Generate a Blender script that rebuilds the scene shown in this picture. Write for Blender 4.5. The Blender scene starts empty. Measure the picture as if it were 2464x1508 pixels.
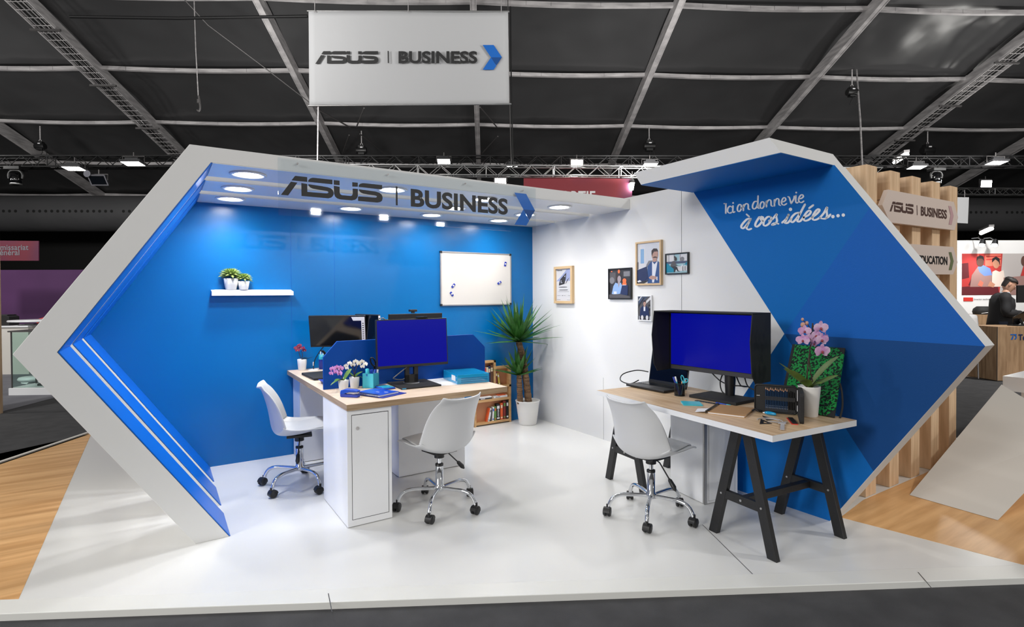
import bpy, bmesh, math, random
from mathutils import Vector, Matrix
PI = math.pi
random.seed(7)
SC = bpy.context.scene
COL = SC.collection

# ------------------------------------------------------------------ camera
CAM = Vector((-3.712, -5.2862, 1.46))
YAW, PITCH, ROLL, FPX, CY = 0.574229, 0.0135122, -0.00549578, 1311.887, 724.67
def _axes():
    fwd = Vector((math.sin(YAW), math.cos(YAW), 0)); rt = Vector((math.cos(YAW), -math.sin(YAW), 0)); up = Vector((0, 0, 1))
    f2 = fwd*math.cos(PITCH) - up*math.sin(PITCH); u2 = up*math.cos(PITCH) + fwd*math.sin(PITCH)
    return rt*math.cos(ROLL) + u2*math.sin(ROLL), -rt*math.sin(ROLL) + u2*math.cos(ROLL), f2
RT, UP, FW = _axes()
cd = bpy.data.cameras.new('camera'); cam = bpy.data.objects.new('camera', cd); COL.objects.link(cam)
cd.sensor_width = 36; cd.lens = FPX/2464*36; cd.shift_y = -29.33/2464; cd.clip_end = 200
cam.matrix_world = Matrix(((RT.x, UP.x, -FW.x, CAM.x), (RT.y, UP.y, -FW.y, CAM.y), (RT.z, UP.z, -FW.z, CAM.z), (0, 0, 0, 1)))
SC.camera = cam

# the hall stands at a slightly different angle to the stand; r = across, d = into the hall
HY = YAW - 0.045
HR = Vector((math.cos(HY), -math.sin(HY), 0)); HD = Vector((math.sin(HY), math.cos(HY), 0)); HO = Vector((CAM.x, CAM.y, 0))
def hall(r, d, z=0.0): return HO + HR*r + HD*d + Vector((0, 0, z))
def ray(px, py): return RT*((px-1232)/FPX) - UP*((py-CY)/FPX) + FW
def on(axis, val, px, py):
    d = ray(px, py); t = (val-CAM[axis])/d[axis]; return CAM + d*t
def hc(px, py, d):
    v = ray(px, py); t = d/v.dot(HD); p = CAM + v*t - HO
    return p.dot(HR), d, p.z
def floor_h(px, py):
    p = on(2, 0, px, py) - HO
    return p.dot(HR), p.dot(HD)

# ------------------------------------------------------------------ world, hall floodlights, added fill lights, exposure
w = bpy.data.worlds.new('hall_air'); SC.world = w; w.use_nodes = True
w.node_tree.nodes['Background'].inputs[0].default_value = (1.0, 0.985, 0.96, 1)
w.node_tree.nodes['Background'].inputs[1].default_value = 0.36
def area(name, loc, target, size, power, col=(1, 0.98, 0.95), spread=150, sy=None):
    l = bpy.data.lights.new(name, 'AREA'); l.energy = power; l.color = col; l.size = size; l.spread = math.radians(spread)
    if sy: l.shape = 'RECTANGLE'; l.size_y = sy
    o = bpy.data.objects.new(name, l); COL.objects.link(o); o.location = loc
    o.rotation_euler = (Vector(target)-Vector(loc)).to_track_quat('-Z', 'Y').to_euler()
    return o
area('hall_floods_and_fill', hall(-5.0, -4.0, 6.2), hall(0.5, 4.0, 0.5), 0.8, 70)                    # truss over the aisle
area('hall_floods_and_fill', hall(3.5, -1.5, 6.6), hall(2.0, 3.6, 0.3), 0.5, 35)
area('hall_floods_and_fill', hall(-8.8, -4.5, 4.6), hall(1.5, 4.5, 1.0), 2.4, 420)                    # large soft fill added on the left to brighten upright faces
for r, d, z, p in ((13.26, -11.52, 5.0, 110), (16.03, -10.17, 5.0, 85), (19.54, -9.45, 5.0, 85)):     # floodlight row far behind on the right
    area('hall_floods_and_fill', hall(r, d, z), hall(4.0, 5.0, 1.2), 0.36, p, sy=.22)
area('hall_floods_and_fill', hall(8.0, 1.5, 6.0), hall(3.8, 3.6, 0.0), 0.45, 110)  # fill added over the floor and slab at right
area('hall_floods_and_fill', hall(-7.5, 3.0, 6.0), hall(-5.0, 4.5, 0.0), 0.45, 110)
area('hall_floods_and_fill', hall(9.5, 7.5, 5.2), hall(9.5, 10.5, 1.0), 0.5, 200)
area('hall_floods_and_fill', hall(-9.5, 7.0, 5.2), hall(-9.5, 11.0, 1.0), 0.5, 130)
for r in (-14, -5, 4, 13):                                                  # unseen upward fill lights, added to brighten the dark roof
    area('roof_fill', hall(r, 5.5, 4.5), hall(r, 11, 9), 0.8, 210, spread=170)
    area('roof_fill', hall(r, 12.5, 4.6), hall(r, 16, 9), 0.8, 150, spread=170)
SC.view_settings.view_transform = 'Standard'; SC.view_settings.look = 'None'
SC.view_settings.exposure = -0.08; SC.view_settings.gamma = 1.0; SC.view_settings.use_curve_mapping = False
SC.cycles.max_bounces = 8; SC.cycles.transparent_max_bounces = 12
SC.cycles.sample_clamp_indirect = 6.0; SC.cycles.use_denoising = True

# ------------------------------------------------------------------ materials
def lin(c):
    return tuple((x/255/12.92 if x/255 <= .04045 else ((x/255+.055)/1.055)**2.4) for x in c) + (1,)
MATS = {}
def mat(name, rgb, rough=.5, metal=0, spec=.5, emit=0, bump=None, var=None, alpha=1, trans=0, coat=0):
    m = bpy.data.materials.new(name); m.use_nodes = True; nt = m.node_tree; b = nt.nodes['Principled BSDF']
    b.inputs['Base Color'].default_value = lin(rgb); b.inputs['Roughness'].default_value = rough
    b.inputs['Metallic'].default_value = metal; b.inputs['Specular IOR Level'].default_value = spec
    b.inputs['Alpha'].default_value = alpha; b.inputs['Transmission Weight'].default_value = trans; b.inputs['Coat Weight'].default_value = coat
    if emit:
        if name.startswith('screen'): b.inputs['Base Color'].default_value = (.002, .002, .004, 1); b.inputs['Specular IOR Level'].default_value = .12
        b.inputs['Emission Color'].default_value = lin(rgb); b.inputs['Emission Strength'].default_value = emit
    if bump or var:
        tc = nt.nodes.new('ShaderNodeTexCoord')
    if bump:
        n = nt.nodes.new('ShaderNodeTexNoise'); n.inputs['Scale'].default_value = bump[0]; n.inputs['Detail'].default_value = 1 if bump[0] < 1 else 4
        bp = nt.nodes.new('ShaderNodeBump'); bp.inputs['Strength'].default_value = bump[1]; bp.inputs['Distance'].default_value = bump[2] if len(bump) > 2 else .01
        nt.links.new(tc.outputs['Object'], n.inputs['Vector']); nt.links.new(n.outputs['Fac'], bp.inputs['Height']); nt.links.new(bp.outputs['Normal'], b.inputs['Normal'])
    if var:   # (scale vec, rgb2, detail)
        mp = nt.nodes.new('ShaderNodeMapping'); mp.inputs['Scale'].default_value = var[0]
        n2 = nt.nodes.new('ShaderNodeTexNoise'); n2.inputs['Scale'].default_value = 1; n2.inputs['Detail'].default_value = var[2] if len(var) > 2 else 4
        rp = nt.nodes.new('ShaderNodeValToRGB'); lo, hi = (var[3] if len(var) > 3 else (.35, .65))
        rp.color_ramp.elements[0].position = lo; rp.color_ramp.elements[1].position = hi
        rp.color_ramp.elements[0].color = lin(rgb); rp.color_ramp.elements[1].color = lin(var[1])
        nt.links.new(tc.outputs['Object'], mp.inputs['Vector']); nt.links.new(mp.outputs['Vector'], n2.inputs['Vector'])
        nt.links.new(n2.outputs['Fac'], rp.inputs['Fac']); nt.links.new(rp.outputs['Color'], b.inputs['Base Color'])
    MATS[name] = m
    return m
M = {}
def D(key, *a, **k): M[key] = mat(key, *a, **k)
D('white_wall', (226, 226, 226), .45, bump=(60, .03))
D('white_floor', (226, 226, 224), .22, spec=.5, bump=(3, .02))
D('kerb_white', (226, 226, 222), .3)
D('white_frame', (226, 226, 225), .5)
D('white_gloss', (236, 237, 239), .25); D('board_white', (214, 210, 206), .2)
D('white_matt', (214, 210, 203), .6)
D('blue_wall', (0, 104, 172), .27, spec=.4, bump=(150, .03))
D('blue_lining', (0, 100, 205), .3)
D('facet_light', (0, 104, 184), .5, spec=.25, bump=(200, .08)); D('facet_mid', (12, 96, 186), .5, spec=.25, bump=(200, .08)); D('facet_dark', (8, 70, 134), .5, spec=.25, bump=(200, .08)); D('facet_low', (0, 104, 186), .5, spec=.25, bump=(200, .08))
D('partition_blue', (0, 70, 158), .45, spec=.2)
D('oak', (222, 196, 162), .4, var=((3, 40, 40), (198, 166, 128), 5))
D('oak_long', (222, 194, 158), .4, var=((40, 3, 40), (196, 162, 122), 5))
D('oak_edge', (178, 152, 120), .45, var=((4, 4, 160), (150, 124, 94), 4))
D('oak_pale', (228, 208, 186), .4, var=((3, 40, 40), (214, 190, 164), 5))
D('slat_wood', (236, 204, 168), .5, var=((30, 30, 2.5), (212, 178, 140), 5))
D('counter_wood', (184, 152, 118), .5, var=((22, 22, 2.5), (156, 124, 92), 5))
D('wood_floor', (236, 188, 132), .35, var=((1.2, 14, 1), (206, 156, 102), 5))
D('carpet', (72, 72, 74), .95, bump=(400, .5), var=((6, 6, 6), (62, 62, 64), 6))
D('carpet_grey', (122, 122, 128), .95, bump=(300, .5), var=((2, 2, 2), (108, 108, 116), 5))
D('vinyl_floor', (176, 160, 146), .6)
D('roof_vinyl', (62, 62, 63), .34, spec=.5, bump=(.7, .30, .5))
D('black_drape', (30, 30, 30), .8); D('duct_black', (84, 84, 86), .7, bump=(1.5, .25, .15))
D('steel', (196, 193, 193), .55, metal=.25, var=((2, 2, 14), (160, 157, 158), 3))
D('steel_dark', (92, 90, 90), .55, metal=.5)
D('aluminium', (190, 190, 190), .35, metal=.9)
D('truss_black', (30, 30, 31), .5, metal=.3)
D('chrome', (222, 224, 228), .08, metal=1)
D('black_plastic', (24, 24, 25), .4); D('black_gloss', (12, 12, 14), .12); D('black_matt', (30, 30, 31), .7, bump=(300, .1)); D('black_wood', (28, 28, 29), .45, bump=(60, .1))
D('dark_grey', (58, 58, 60), .5)
D('screen_blue', (6, 12, 152), .15, emit=.9); D('screen_off', (8, 12, 18), .1); D('screen_dim', (6, 40, 52), .1, emit=.15)
D('navy', (22, 40, 84), .4); D('royal', (20, 74, 190), .35); D('royal_dark', (28, 52, 160), .4); D('cyan', (60, 186, 206), .35); D('cyan_sheet', (70, 190, 210), .5)
D('box_cyan', (20, 150, 205), .12, spec=.6, coat=.4); D('box_cyan_dark', (10, 110, 165), .2)
D('paper', (236, 236, 238), .7); D('kraft', (178, 138, 92), .7, bump=(200, .1)); D('cable_black', (18, 18, 18), .4); D('cable_grey', (120, 120, 118), .4)
D('ink', (34, 34, 35), .5); D('ink_brown', (84, 62, 56), .5); D('logo_blue', (14, 100, 190), .4); D('logo_blue_deep', (10, 72, 140), .4); D('pink_grey', (196, 160, 164), .5); D('olive', (112, 122, 88), .5)
D('sign_white', (222, 206, 196), .45); D('banner_cloth', (182, 183, 185), .7, bump=(2.2, .25, .05))
D('ceramic', (232, 230, 226), .3); D('soil', (62, 46, 34), .9, bump=(80, .5)); D('gravel', (206, 202, 196), .8, bump=(160, .8))
D('leaf', (70, 124, 52), .35, var=((14, 14, 14), (40, 88, 36), 3)); D('leaf_light', (112, 148, 66), .4, var=((30, 30, 30), (84, 126, 48), 3)); D('leaf_orchid', (128, 150, 78), .35, var=((8, 8, 8), (98, 126, 56), 3)); D('leaf_dark', (38, 50, 36), .4)
D('succulent', (178, 196, 108), .5, var=((50, 50, 50), (120, 150, 70), 2))
D('bark', (140, 108, 78), .8, bump=(60, 1.0, .03), var=((8, 8, 60), (90, 66, 46), 4)); D('stem_dark', (62, 46, 38), .5)
D('petal_pink', (226, 196, 222), .5, var=((25, 25, 25), (198, 140, 194), 2)); D('petal_magenta', (190, 110, 190), .5, var=((40, 40, 40), (220, 160, 210), 2)); D('petal_white', (238, 234, 222), .5); D('petal_red', (150, 52, 84), .5); D('petal_core', (150, 60, 70), .5); D('bud', (198, 150, 130), .5)
D('pine', (206, 166, 116), .5, var=((6, 6, 40), (190, 146, 96), 3)); D('case_inner', (186, 128, 90), .6); D('frame_oak', (208, 178, 136), .45)
D('red', (200, 48, 40), .5); D('orange', (214, 92, 44), .6); D('yellow', (206, 178, 72), .6); D('green_book', (96, 140, 70), .6); D('maroon', (120, 40, 40), .6); D('brown', (96, 62, 44), .6); D('cream', (226, 210, 180), .6)
D('lamp_white', (255, 252, 246), .5, emit=22); D('downlight_lens', (255, 252, 246), .5, emit=70); D('lamp_hot', (255, 250, 235), .5, emit=60); D('led_cool', (255, 248, 240), .5, emit=8)
D('purple_wall', (84, 44, 92), .7, var=((.4, .4, .4), (70, 36, 78), 2)); D('sign_red', (96, 22, 40), .6, var=((1.2, .1, .9), (72, 26, 58), 1, (.42, .58)))
D('sortie_red', (140, 36, 48), .6, var=((.7, .1, .3), (84, 34, 80), 1, (.45, .6)))
D('skin', (196, 150, 126), .55); D('hair_dark', (36, 30, 28), .6); D('suit', (30, 30, 33), .8); D('trousers', (44, 50, 68), .8); D('shirt', (196, 204, 214), .7); D('shoe', (60, 44, 34), .5)
D('pencil_blue', (16, 50, 84), .4); D('pencil_wood', (220, 168, 136), .6)
D('chair_white', (208, 209, 211), .32)
def marbled():
    m = mat('marbled_green', (8, 26, 16), .5); nt = m.node_tree; b = nt.nodes['Principled BSDF']
    tc = nt.nodes.new('ShaderNodeTexCoord'); n = nt.nodes.new('ShaderNodeTexNoise'); n.inputs['Scale'].default_value = 75; n.inputs['Detail'].default_value = 2
    r = nt.nodes.new('ShaderNodeValToRGB'); r.color_ramp.interpolation = 'CONSTANT'
    r.color_ramp.elements[0].position = 0; r.color_ramp.elements[0].color = lin((10, 28, 18)); r.color_ramp.elements[1].position = .49; r.color_ramp.elements[1].color = lin((22, 140, 62))
    nt.links.new(tc.outputs['Object'], n.inputs['Vector']); nt.links.new(n.outputs['Fac'], r.inputs['Fac']); nt.links.new(r.outputs['Color'], b.inputs['Base Color'])
    M['marbled'] = m
marbled()
def acrylic(key, tint, rough=.02, weight=.12):
    m = bpy.data.materials.new(key); m.use_nodes = True; nt = m.node_tree; nt.nodes.clear()
    o = nt.nodes.new('ShaderNodeOutputMaterial'); t = nt.nodes.new('ShaderNodeBsdfTransparent'); t.inputs[0].default_value = tint
    g = nt.nodes.new('ShaderNodeBsdfGlossy'); g.inputs['Roughness'].default_value = rough
    f = nt.nodes.new('ShaderNodeFresnel'); f.inputs['IOR'].default_value = 1.45; mx = nt.nodes.new('ShaderNodeMixShader')
    ge = nt.nodes.new('ShaderNodeNewGeometry'); su = nt.nodes.new('ShaderNodeMath'); su.operation = 'SUBTRACT'; su.inputs[0].default_value = 1; nt.links.new(ge.outputs['Backfacing'], su.inputs[1])
    mu = nt.nodes.new('ShaderNodeMath'); mu.operation = 'MULTIPLY'; nt.links.new(f.outputs[0], mu.inputs[0]); nt.links.new(su.outputs[0], mu.inputs[1]); nt.links.new(mu.outputs[0], mx.inputs[0]); nt.links.new(t.outputs[0], mx.inputs[1]); nt.links.new(g.outputs[0], mx.inputs[2]); nt.links.new(mx.outputs[0], o.inputs[0])
    M[key] = m
acrylic('acrylic', (.95, .97, .98, 1)); acrylic('glass_case', (.88, .95, .93, 1)); acrylic('mesh_cup', (.25, .25, .26, 1), .3)

# ------------------------------------------------------------------ mesh builder
class MB:
    def __init__(s, mats=('white_wall',)):
        s.v = []; s.f = []; s.mi = []; s.sm = []; s.M = Matrix(); s.mats = [mats] if isinstance(mats, str) else list(mats)
    def add(s, vs, fs, m=0, smooth=False):
        o = len(s.v); s.v += [s.M @ Vector(p) for p in vs]; s.f += [[i+o for i in f] for f in fs]
        s.mi += [m]*len(fs); s.sm += [smooth]*len(fs); return s
    def box(s, x0, x1, y0, y1, z0, z1, m=0):
        return s.add([(x0, y0, z0), (x1, y0, z0), (x1, y1, z0), (x0, y1, z0), (x0, y0, z1), (x1, y0, z1), (x1, y1, z1), (x0, y1, z1)],
                     [(3, 2, 1, 0), (4, 5, 6, 7), (0, 1, 5, 4), (1, 2, 6, 5), (2, 3, 7, 6), (3, 0, 4, 7)], m)
    def bar(s, a, b, w, h, m=0, up=(0, 0, 1)):
        a = Vector(a); b = Vector(b); d = (b-a).normalized(); x = d.cross(Vector(up))
        if x.length < 1e-4: x = d.cross(Vector((0, 1, 0)))
        x.normalize(); y = x.cross(d)
        vs = [p + x*sx*w/2 + y*sy*h/2 for p in (a, b) for sx, sy in ((-1, -1), (1, -1), (1, 1), (-1, 1))]
        return s.add(vs, [(3, 2, 1, 0), (4, 5, 6, 7), (0, 1, 5, 4), (1, 2, 6, 5), (2, 3, 7, 6), (3, 0, 4, 7)], m)
    def prism(s, poly, h0, h1, axis='z', m=0, cap=True):
        f = {'z': lambda a, b, h: (a, b, h), 'y': lambda a, b, h: (a, h, b), 'x': lambda a, b, h: (h, a, b)}[axis]
        n = len(poly); vs = [f(a, b, h0) for a, b in poly] + [f(a, b, h1) for a, b in poly]
        fs = [(i, (i+1) % n, n+(i+1) % n, n+i) for i in range(n)]
        if cap: fs += [tuple(range(n))[::-1], tuple(range(n, 2*n))]
        return s.add(vs, fs, m)
    def loft(s, rings, m=0, smooth=True, caps=True, closed=True):
        n = len(rings[0]); vs = [p for r in rings for p in r]; fs = []
        for k in range(len(rings)-1):
            for i in range(n if closed else n-1):
                fs.append((k*n+i, k*n+(i+1) % n, (k+1)*n+(i+1) % n, (k+1)*n+i))
        s.add(vs, fs, m, smooth)
        if caps and closed:
            s.add(rings[0], [tuple(range(n))[::-1]], m); s.add(rings[-1], [tuple(range(n))], m)
        return s
    def tube(s, path, r, n=8, m=0, smooth=True, caps=True):
        P = [Vector(p) for p in path]; R = r if isinstance(r, (list, tuple)) else [r]*len(P); rings = []; u = None
        for i, p in enumerate(P):
            t = (P[min(i+1, len(P)-1)] - P[max(i-1, 0)]).normalized()
            if u is None:
                u = t.cross(Vector((0, 0, 1)));
                if u.length < 1e-3: u = t.cross(Vector((1, 0, 0)))
            u = (u - t*u.dot(t)).normalized(); v = t.cross(u)
            rings.append([p + (u*math.cos(2*PI*k/n) + v*math.sin(2*PI*k/n))*R[i] for k in range(n)])
        return s.loft(rings, m, smooth, caps)
    def lathe(s, prof, n=24, c=(0, 0, 0), m=0, smooth=True, caps=True):
        rings = [[(c[0]+r*math.cos(2*PI*k/n), c[1]+r*math.sin(2*PI*k/n), c[2]+z) for k in range(n)] for r, z in prof]
        return s.loft(rings, m, smooth, caps)
    def ball(s, c, r, n=10, m=0, sc=(1, 1, 1)):
        rings = []
        for i in range(1, n):
            a = PI*i/n - PI/2; rings.append([(c[0]+sc[0]*r*math.cos(a)*math.cos(2*PI*k/n), c[1]+sc[1]*r*math.cos(a)*math.sin(2*PI*k/n), c[2]+sc[2]*r*math.sin(a)) for k in range(n)])
        return s.loft(rings, m, True, True)
    def grid(s, fn, nu, nv, m=0, smooth=True):
        vs = [fn(i/nu, j/nv) for j in range(nv+1) for i in range(nu+1)]
        return s.add(vs, [(j*(nu+1)+i, j*(nu+1)+i+1, (j+1)*(nu+1)+i+1, (j+1)*(nu+1)+i) for j in range(nv) for i in range(nu)], m, smooth)
    def build(s, name, parent=None, bevel=0, solid=0, sub=0, recalc=True):
        me = bpy.data.meshes.new(name); me.from_pydata([tuple(v) for v in s.v], [], s.f)
        for k in s.mats: me.materials.append(M[k])
        for p, mi, sm in zip(me.polygons, s.mi, s.sm): p.material_index = mi; p.use_smooth = sm
        if recalc:
            bm = bmesh.new(); bm.from_mesh(me); bmesh.ops.recalc_face_normals(bm, faces=bm.faces); bm.to_mesh(me); bm.free()
        o = bpy.data.objects.new(name, me); COL.objects.link(o)
        if solid:
            q = o.modifiers.new('solid', 'SOLIDIFY'); q.thickness = solid; q.offset = 0
        if sub:
            q = o.modifiers.new('sub', 'SUBSURF'); q.levels = sub; q.render_levels = sub
        if bevel:
            q = o.modifiers.new('bevel', 'BEVEL'); q.width = bevel; q.segments = 2; q.limit_method = 'ANGLE'
        if parent: o.parent = parent
        return o
def tag(o, label, cat, group=None, kind=None):
    o['label'] = label; o['category'] = cat
    if group: o['group'] = group
    if kind: o['kind'] = kind
    return o
def thing(name, label, cat, loc=(0, 0, 0), rz=0, group=None):
    o = bpy.data.objects.new(name, None); o.empty_display_size = .05; COL.objects.link(o)
    o.location = loc; o.rotation_euler = (0, 0, rz)
    return tag(o, label, cat, group)
def hthing(name, label, cat, r, d, z=0, rz=0, group=None): return thing(name, label, cat, hall(r, d, z), -HY+rz, group)
def place(o, loc, rz=0): o.location = loc; o.rotation_euler = (0, 0, rz); return o
def struct(o): o['kind'] = 'structure'; return o
def dup(root, loc, rz, label, group=None):
    def cp(o, par):
        c = o.copy(); COL.objects.link(c)
        if par: c.parent = par
        for ch in o.children: cp(ch, c)
        return c
    r = cp(root, None); r.location = loc; r.rotation_euler = (0, 0, rz); r['label'] = label
    if group: r['group'] = group
    return r
def arc(c, r, a0, a1, n): return [(c[0]+r*math.cos(a0+(a1-a0)*i/n), c[1]+r*math.sin(a0+(a1-a0)*i/n)) for i in range(n+1)]
def spline(P, n=8):
    P = [Vector(p) for p in P]; out = []
    for i in range(len(P)-1):
        p0, p1, p2, p3 = P[max(i-1, 0)], P[i], P[i+1], P[min(i+2, len(P)-1)]
        for k in range(n):
            t = k/n; out.append(.5*((2*p1)+(p2-p0)*t+(2*p0-5*p1+4*p2-p3)*t*t+(3*p1-p0-3*p2+p3)*t**3))
    out.append(P[-1]); return out
def rrect(x0, x1, y0, y1, r, n=4):
    return arc((x1-r, y1-r), r, 0, PI/2, n)+arc((x0+r, y1-r), r, PI/2, PI, n)+arc((x0+r, y0+r), r, PI, 1.5*PI, n)+arc((x1-r, y0+r), r, 1.5*PI, 2*PI, n)
def text_mesh(txt, bold=0):
    """letters of the built-in face as flat polygons, scaled to a unit box"""
    c = bpy.data.curves.new('lettering', 'FONT'); c.body = txt; c.size = 1; c.offset = bold; c.resolution_u = 4; c.space_character = 1.02
    o = bpy.data.objects.new('lettering', c); COL.objects.link(o); bpy.context.view_layer.update()
    dg = bpy.context.evaluated_depsgraph_get(); me = bpy.data.meshes.new_from_object(o.evaluated_get(dg))
    vs = [v.co.copy() for v in me.vertices]; fs = [tuple(p.vertices) for p in me.polygons]
    bpy.data.objects.remove(o); bpy.data.meshes.remove(me)
    x0 = min(v.x for v in vs); x1 = max(v.x for v in vs); y0 = min(v.y for v in vs); y1 = max(v.y for v in vs)
    return [((v.x-x0)/(x1-x0), (v.y-y0)/(y1-y0)) for v in vs], fs
def lettering(mb, txt, fn, m=0, bold=.02):
    """fn(u, v) -> 3D point; u, v over the box of the text"""
    vs, fs = text_mesh(txt, bold); mb.add([fn(u, v) for u, v in vs], fs, m); return mb
WORDMARK = [[(335,447),(400,352),(415,345),(637,345),(637,447)],[(325,475),(447,482),(270,765),(135,765)],
 [(522,482),(637,490),(637,655),(1020,650),(1048,638),(1055,622),(1045,606),(1020,598),(860,588),(740,575),(690,555),(662,522),(655,492),(900,503),(1040,515),(1100,530),(1140,560),(1160,605),(1160,660),(1140,700),(1110,730),(1050,752),(522,752)],
 [(652,443),(660,405),(690,370),(740,347),(780,345),(1138,345),(1138,443)],[(1165,348),(1285,348),(1285,447),(1165,447)],
 [(1165,470),(1285,480),(1285,600),(1297,637),(1330,657),(1520,657),(1548,637),(1557,600),(1557,490),(1668,487),(1668,640),(1650,690),(1610,730),(1540,752),(1290,752),(1230,735),(1190,700),(1168,640)],
 [(1550,350),(1668,350),(1668,438),(1550,447)],[(1685,440),(1690,400),(1720,368),(1775,347),(1810,345),(2203,345),(2203,445)],
 [(1688,492),(1900,498),(2060,505),(2140,525),(2190,560),(2210,610),(2210,650),(2195,700),(2160,730),(2090,750),(1670,750),(1670,657),(1700,648),(2050,642),(2078,630),(2083,615),(2070,600),(2040,595),(1890,588),(1780,578),(1730,560),(1700,530)]]
def wordmark(mb, fn, m=0):
    for p in WORDMARK: mb.add([fn((x-135)/2080, (765-y)/420) for x, y in p], [tuple(range(len(p)))], m)
    return mb
CHEV = [[(0, 1), (.57, 1), (1, .5), (.43, .5)], [(0, 0), (.57, 0), (.71, .16), (.43, .5)], [(.43, .5), (1, .5), (.71, .17)]]
def chevron(mb, fn, ms):
    for p, m in zip(CHEV, ms): mb.add([fn(*q) for q in p], [tuple(range(len(p)))], m)
    return mb
def ribbon(mb, pts, wd, fn, pen=.9, m=0, caps=True):
    P = spline([(x, y, 0) for x, y in pts], 7) if len(pts) > 2 else [Vector((x, y, 0)) for x, y in pts]
    L = []; Rr = []
    for i, p in enumerate(P):
        t = P[min(i+1, len(P)-1)]-P[max(i-1, 0)]
        a = math.atan2(t.y, t.x); h = wd*(.55+.45*abs(math.sin(a-pen)))/2
        nx, ny = -math.sin(a), math.cos(a); L.append((p.x+nx*h, p.y+ny*h)); Rr.append((p.x-nx*h, p.y-ny*h))
    n = len(P); mb.add([fn(*q) for q in L+Rr], [(i, i+1, n+i+1, n+i) for i in range(n-1)], m)
    if caps:
        for q in (P[0], P[-1]): dot(mb, q.x, q.y, wd*.36, fn, m)
def dot(mb, x, y, r, fn, m=0, n=12): mb.add([fn(x+r*math.cos(2*PI*k/n), y+r*math.sin(2*PI*k/n)) for k in range(n)], [tuple(range(n))], m)
# ================================================================== SETTING
# hall carpet, platform
b = MB('carpet'); p = [hall(-26, -9), hall(26, -9), hall(26, 30), hall(-26, 30)]
b.prism([(q.x, q.y) for q in p], -.06, -.03); struct(b.build('floor'))
K0 = Vector((-4.344, -1.917)); K1 = Vector((-.036, -4.385)); KD = (K1-K0).normalized(); KN = Vector((-KD.y, KD.x))
def kp(t, n): q = K0+KD*t+KN*n; return (q.x, q.y)
b = MB('white_floor')
b.prism([kp(-.2, .10), kp(7.5, .10), (3.0, -3.0), (3.0, 2.2), (-4.335, 2.2), (-4.335, -1.7)], -.03, 0); struct(b.build('floor'))
b = MB('wood_floor'); fl = [on(2, 0, 0, 1115), on(2, 0, 213, 1043)]; dl = (fl[1]-fl[0]).normalized(); a = fl[0]-dl*4
b.prism([kp(-.02, .125), (-4.335, 2.0), (fl[1].x, fl[1].y), (a.x, a.y), kp(-3.5, .125)], -.03, .001); struct(b.build('floor'))
b = MB('wood_floor')
b.prism([(-.02, -3.487), (.42, -3.424), (6, -3.40), (6, -4.9), (7, -6.5), kp(7.2, .125), kp(5.10, .125)], -.03, .001); struct(b.build('floor'))
b = MB('kerb_white'); b.prism([kp(-4, 0), kp(9, 0), kp(9, .125), kp(-4, .125)], -.04, .004)
struct(b.build('trim_1', bevel=.003))
b = MB('white_matt'); n = Vector((-dl.y, dl.x, 0)); q = [a, fl[1]+dl*1.2, fl[1]+dl*1.2+n*.04, a+n*.04]
b.prism([(v.x, v.y) for v in q], -.03, .012); struct(b.build('trim_2'))
# joints in the boards of the platform, screws
b = MB('dark_grey')
def seam(p0, p1, wd=.0035, z=.0012):
    d = Vector((p1[0]-p0[0], p1[1]-p0[1])).normalized(); n = Vector((-d.y, d.x))*wd/2
    b.add([(p0[0]+n.x, p0[1]+n.y, z), (p1[0]+n.x, p1[1]+n.y, z), (p1[0]-n.x, p1[1]-n.y, z), (p0[0]-n.x, p0[1]-n.y, z)], [(0, 1, 2, 3)])
q = [on(2, 0, 1690, 1262), on(2, 0, 1818, 1388)]; seam(q[0].xy, q[1].xy)
for pa, pb in (((790, 1427), (799, 1472)), ((2209, 1376), (2243, 1416))):
    u = on(2, .005, *pa); v = on(2, .005, *pb); seam(u.xy, v.xy, .004, .0052)
for px, py in ((38, 1447), (792, 1426), (809, 1424), (1528, 1402), (2198, 1376), (2210, 1375)):
    u = on(2, .001, px, py); b.lathe([(.008, 0), (.008, .0015)], 8, (u.x, u.y, 0))
struct(b.build('trim_3'))
# walls of the stand
OUT = [(-3.553, 2.342), (-4.34, 1.167), (-3.551, 0)]; INN = [(-3.444, 2.25), (-4.165, 1.167), (-3.373, 0)]
b = MB('blue_wall'); b.prism([(-3.41, 0), (-4.22, 1.167), (-3.49, 2.30), (.05, 2.30), (.05, 0)], .0, .06, 'y'); wb = struct(b.build('wall_back'))
b = MB('facet_mid')
for x in (-2.307, -2.697): b.box(x-.0012, x+.0012, -.001, 0, .0, 2.25)
b.build('panel_joint', wb)
b = MB('white_wall')
b.prism([(.0, 0), (-2.95, 0), (-3.72, 1.178), (-2.98, 2.30), (-2.98, 2.36), (0, 2.36)], 0, .08, 'x'); wr = struct(b.build('wall_right'))
b = MB('dark_grey')
b.box(-.001, 0, -2.193, -2.190, 0, 2.36); b.box(-.001, 0, -1.221, -1.219, 0, .62); b.build('panel_joint', wr)

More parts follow.
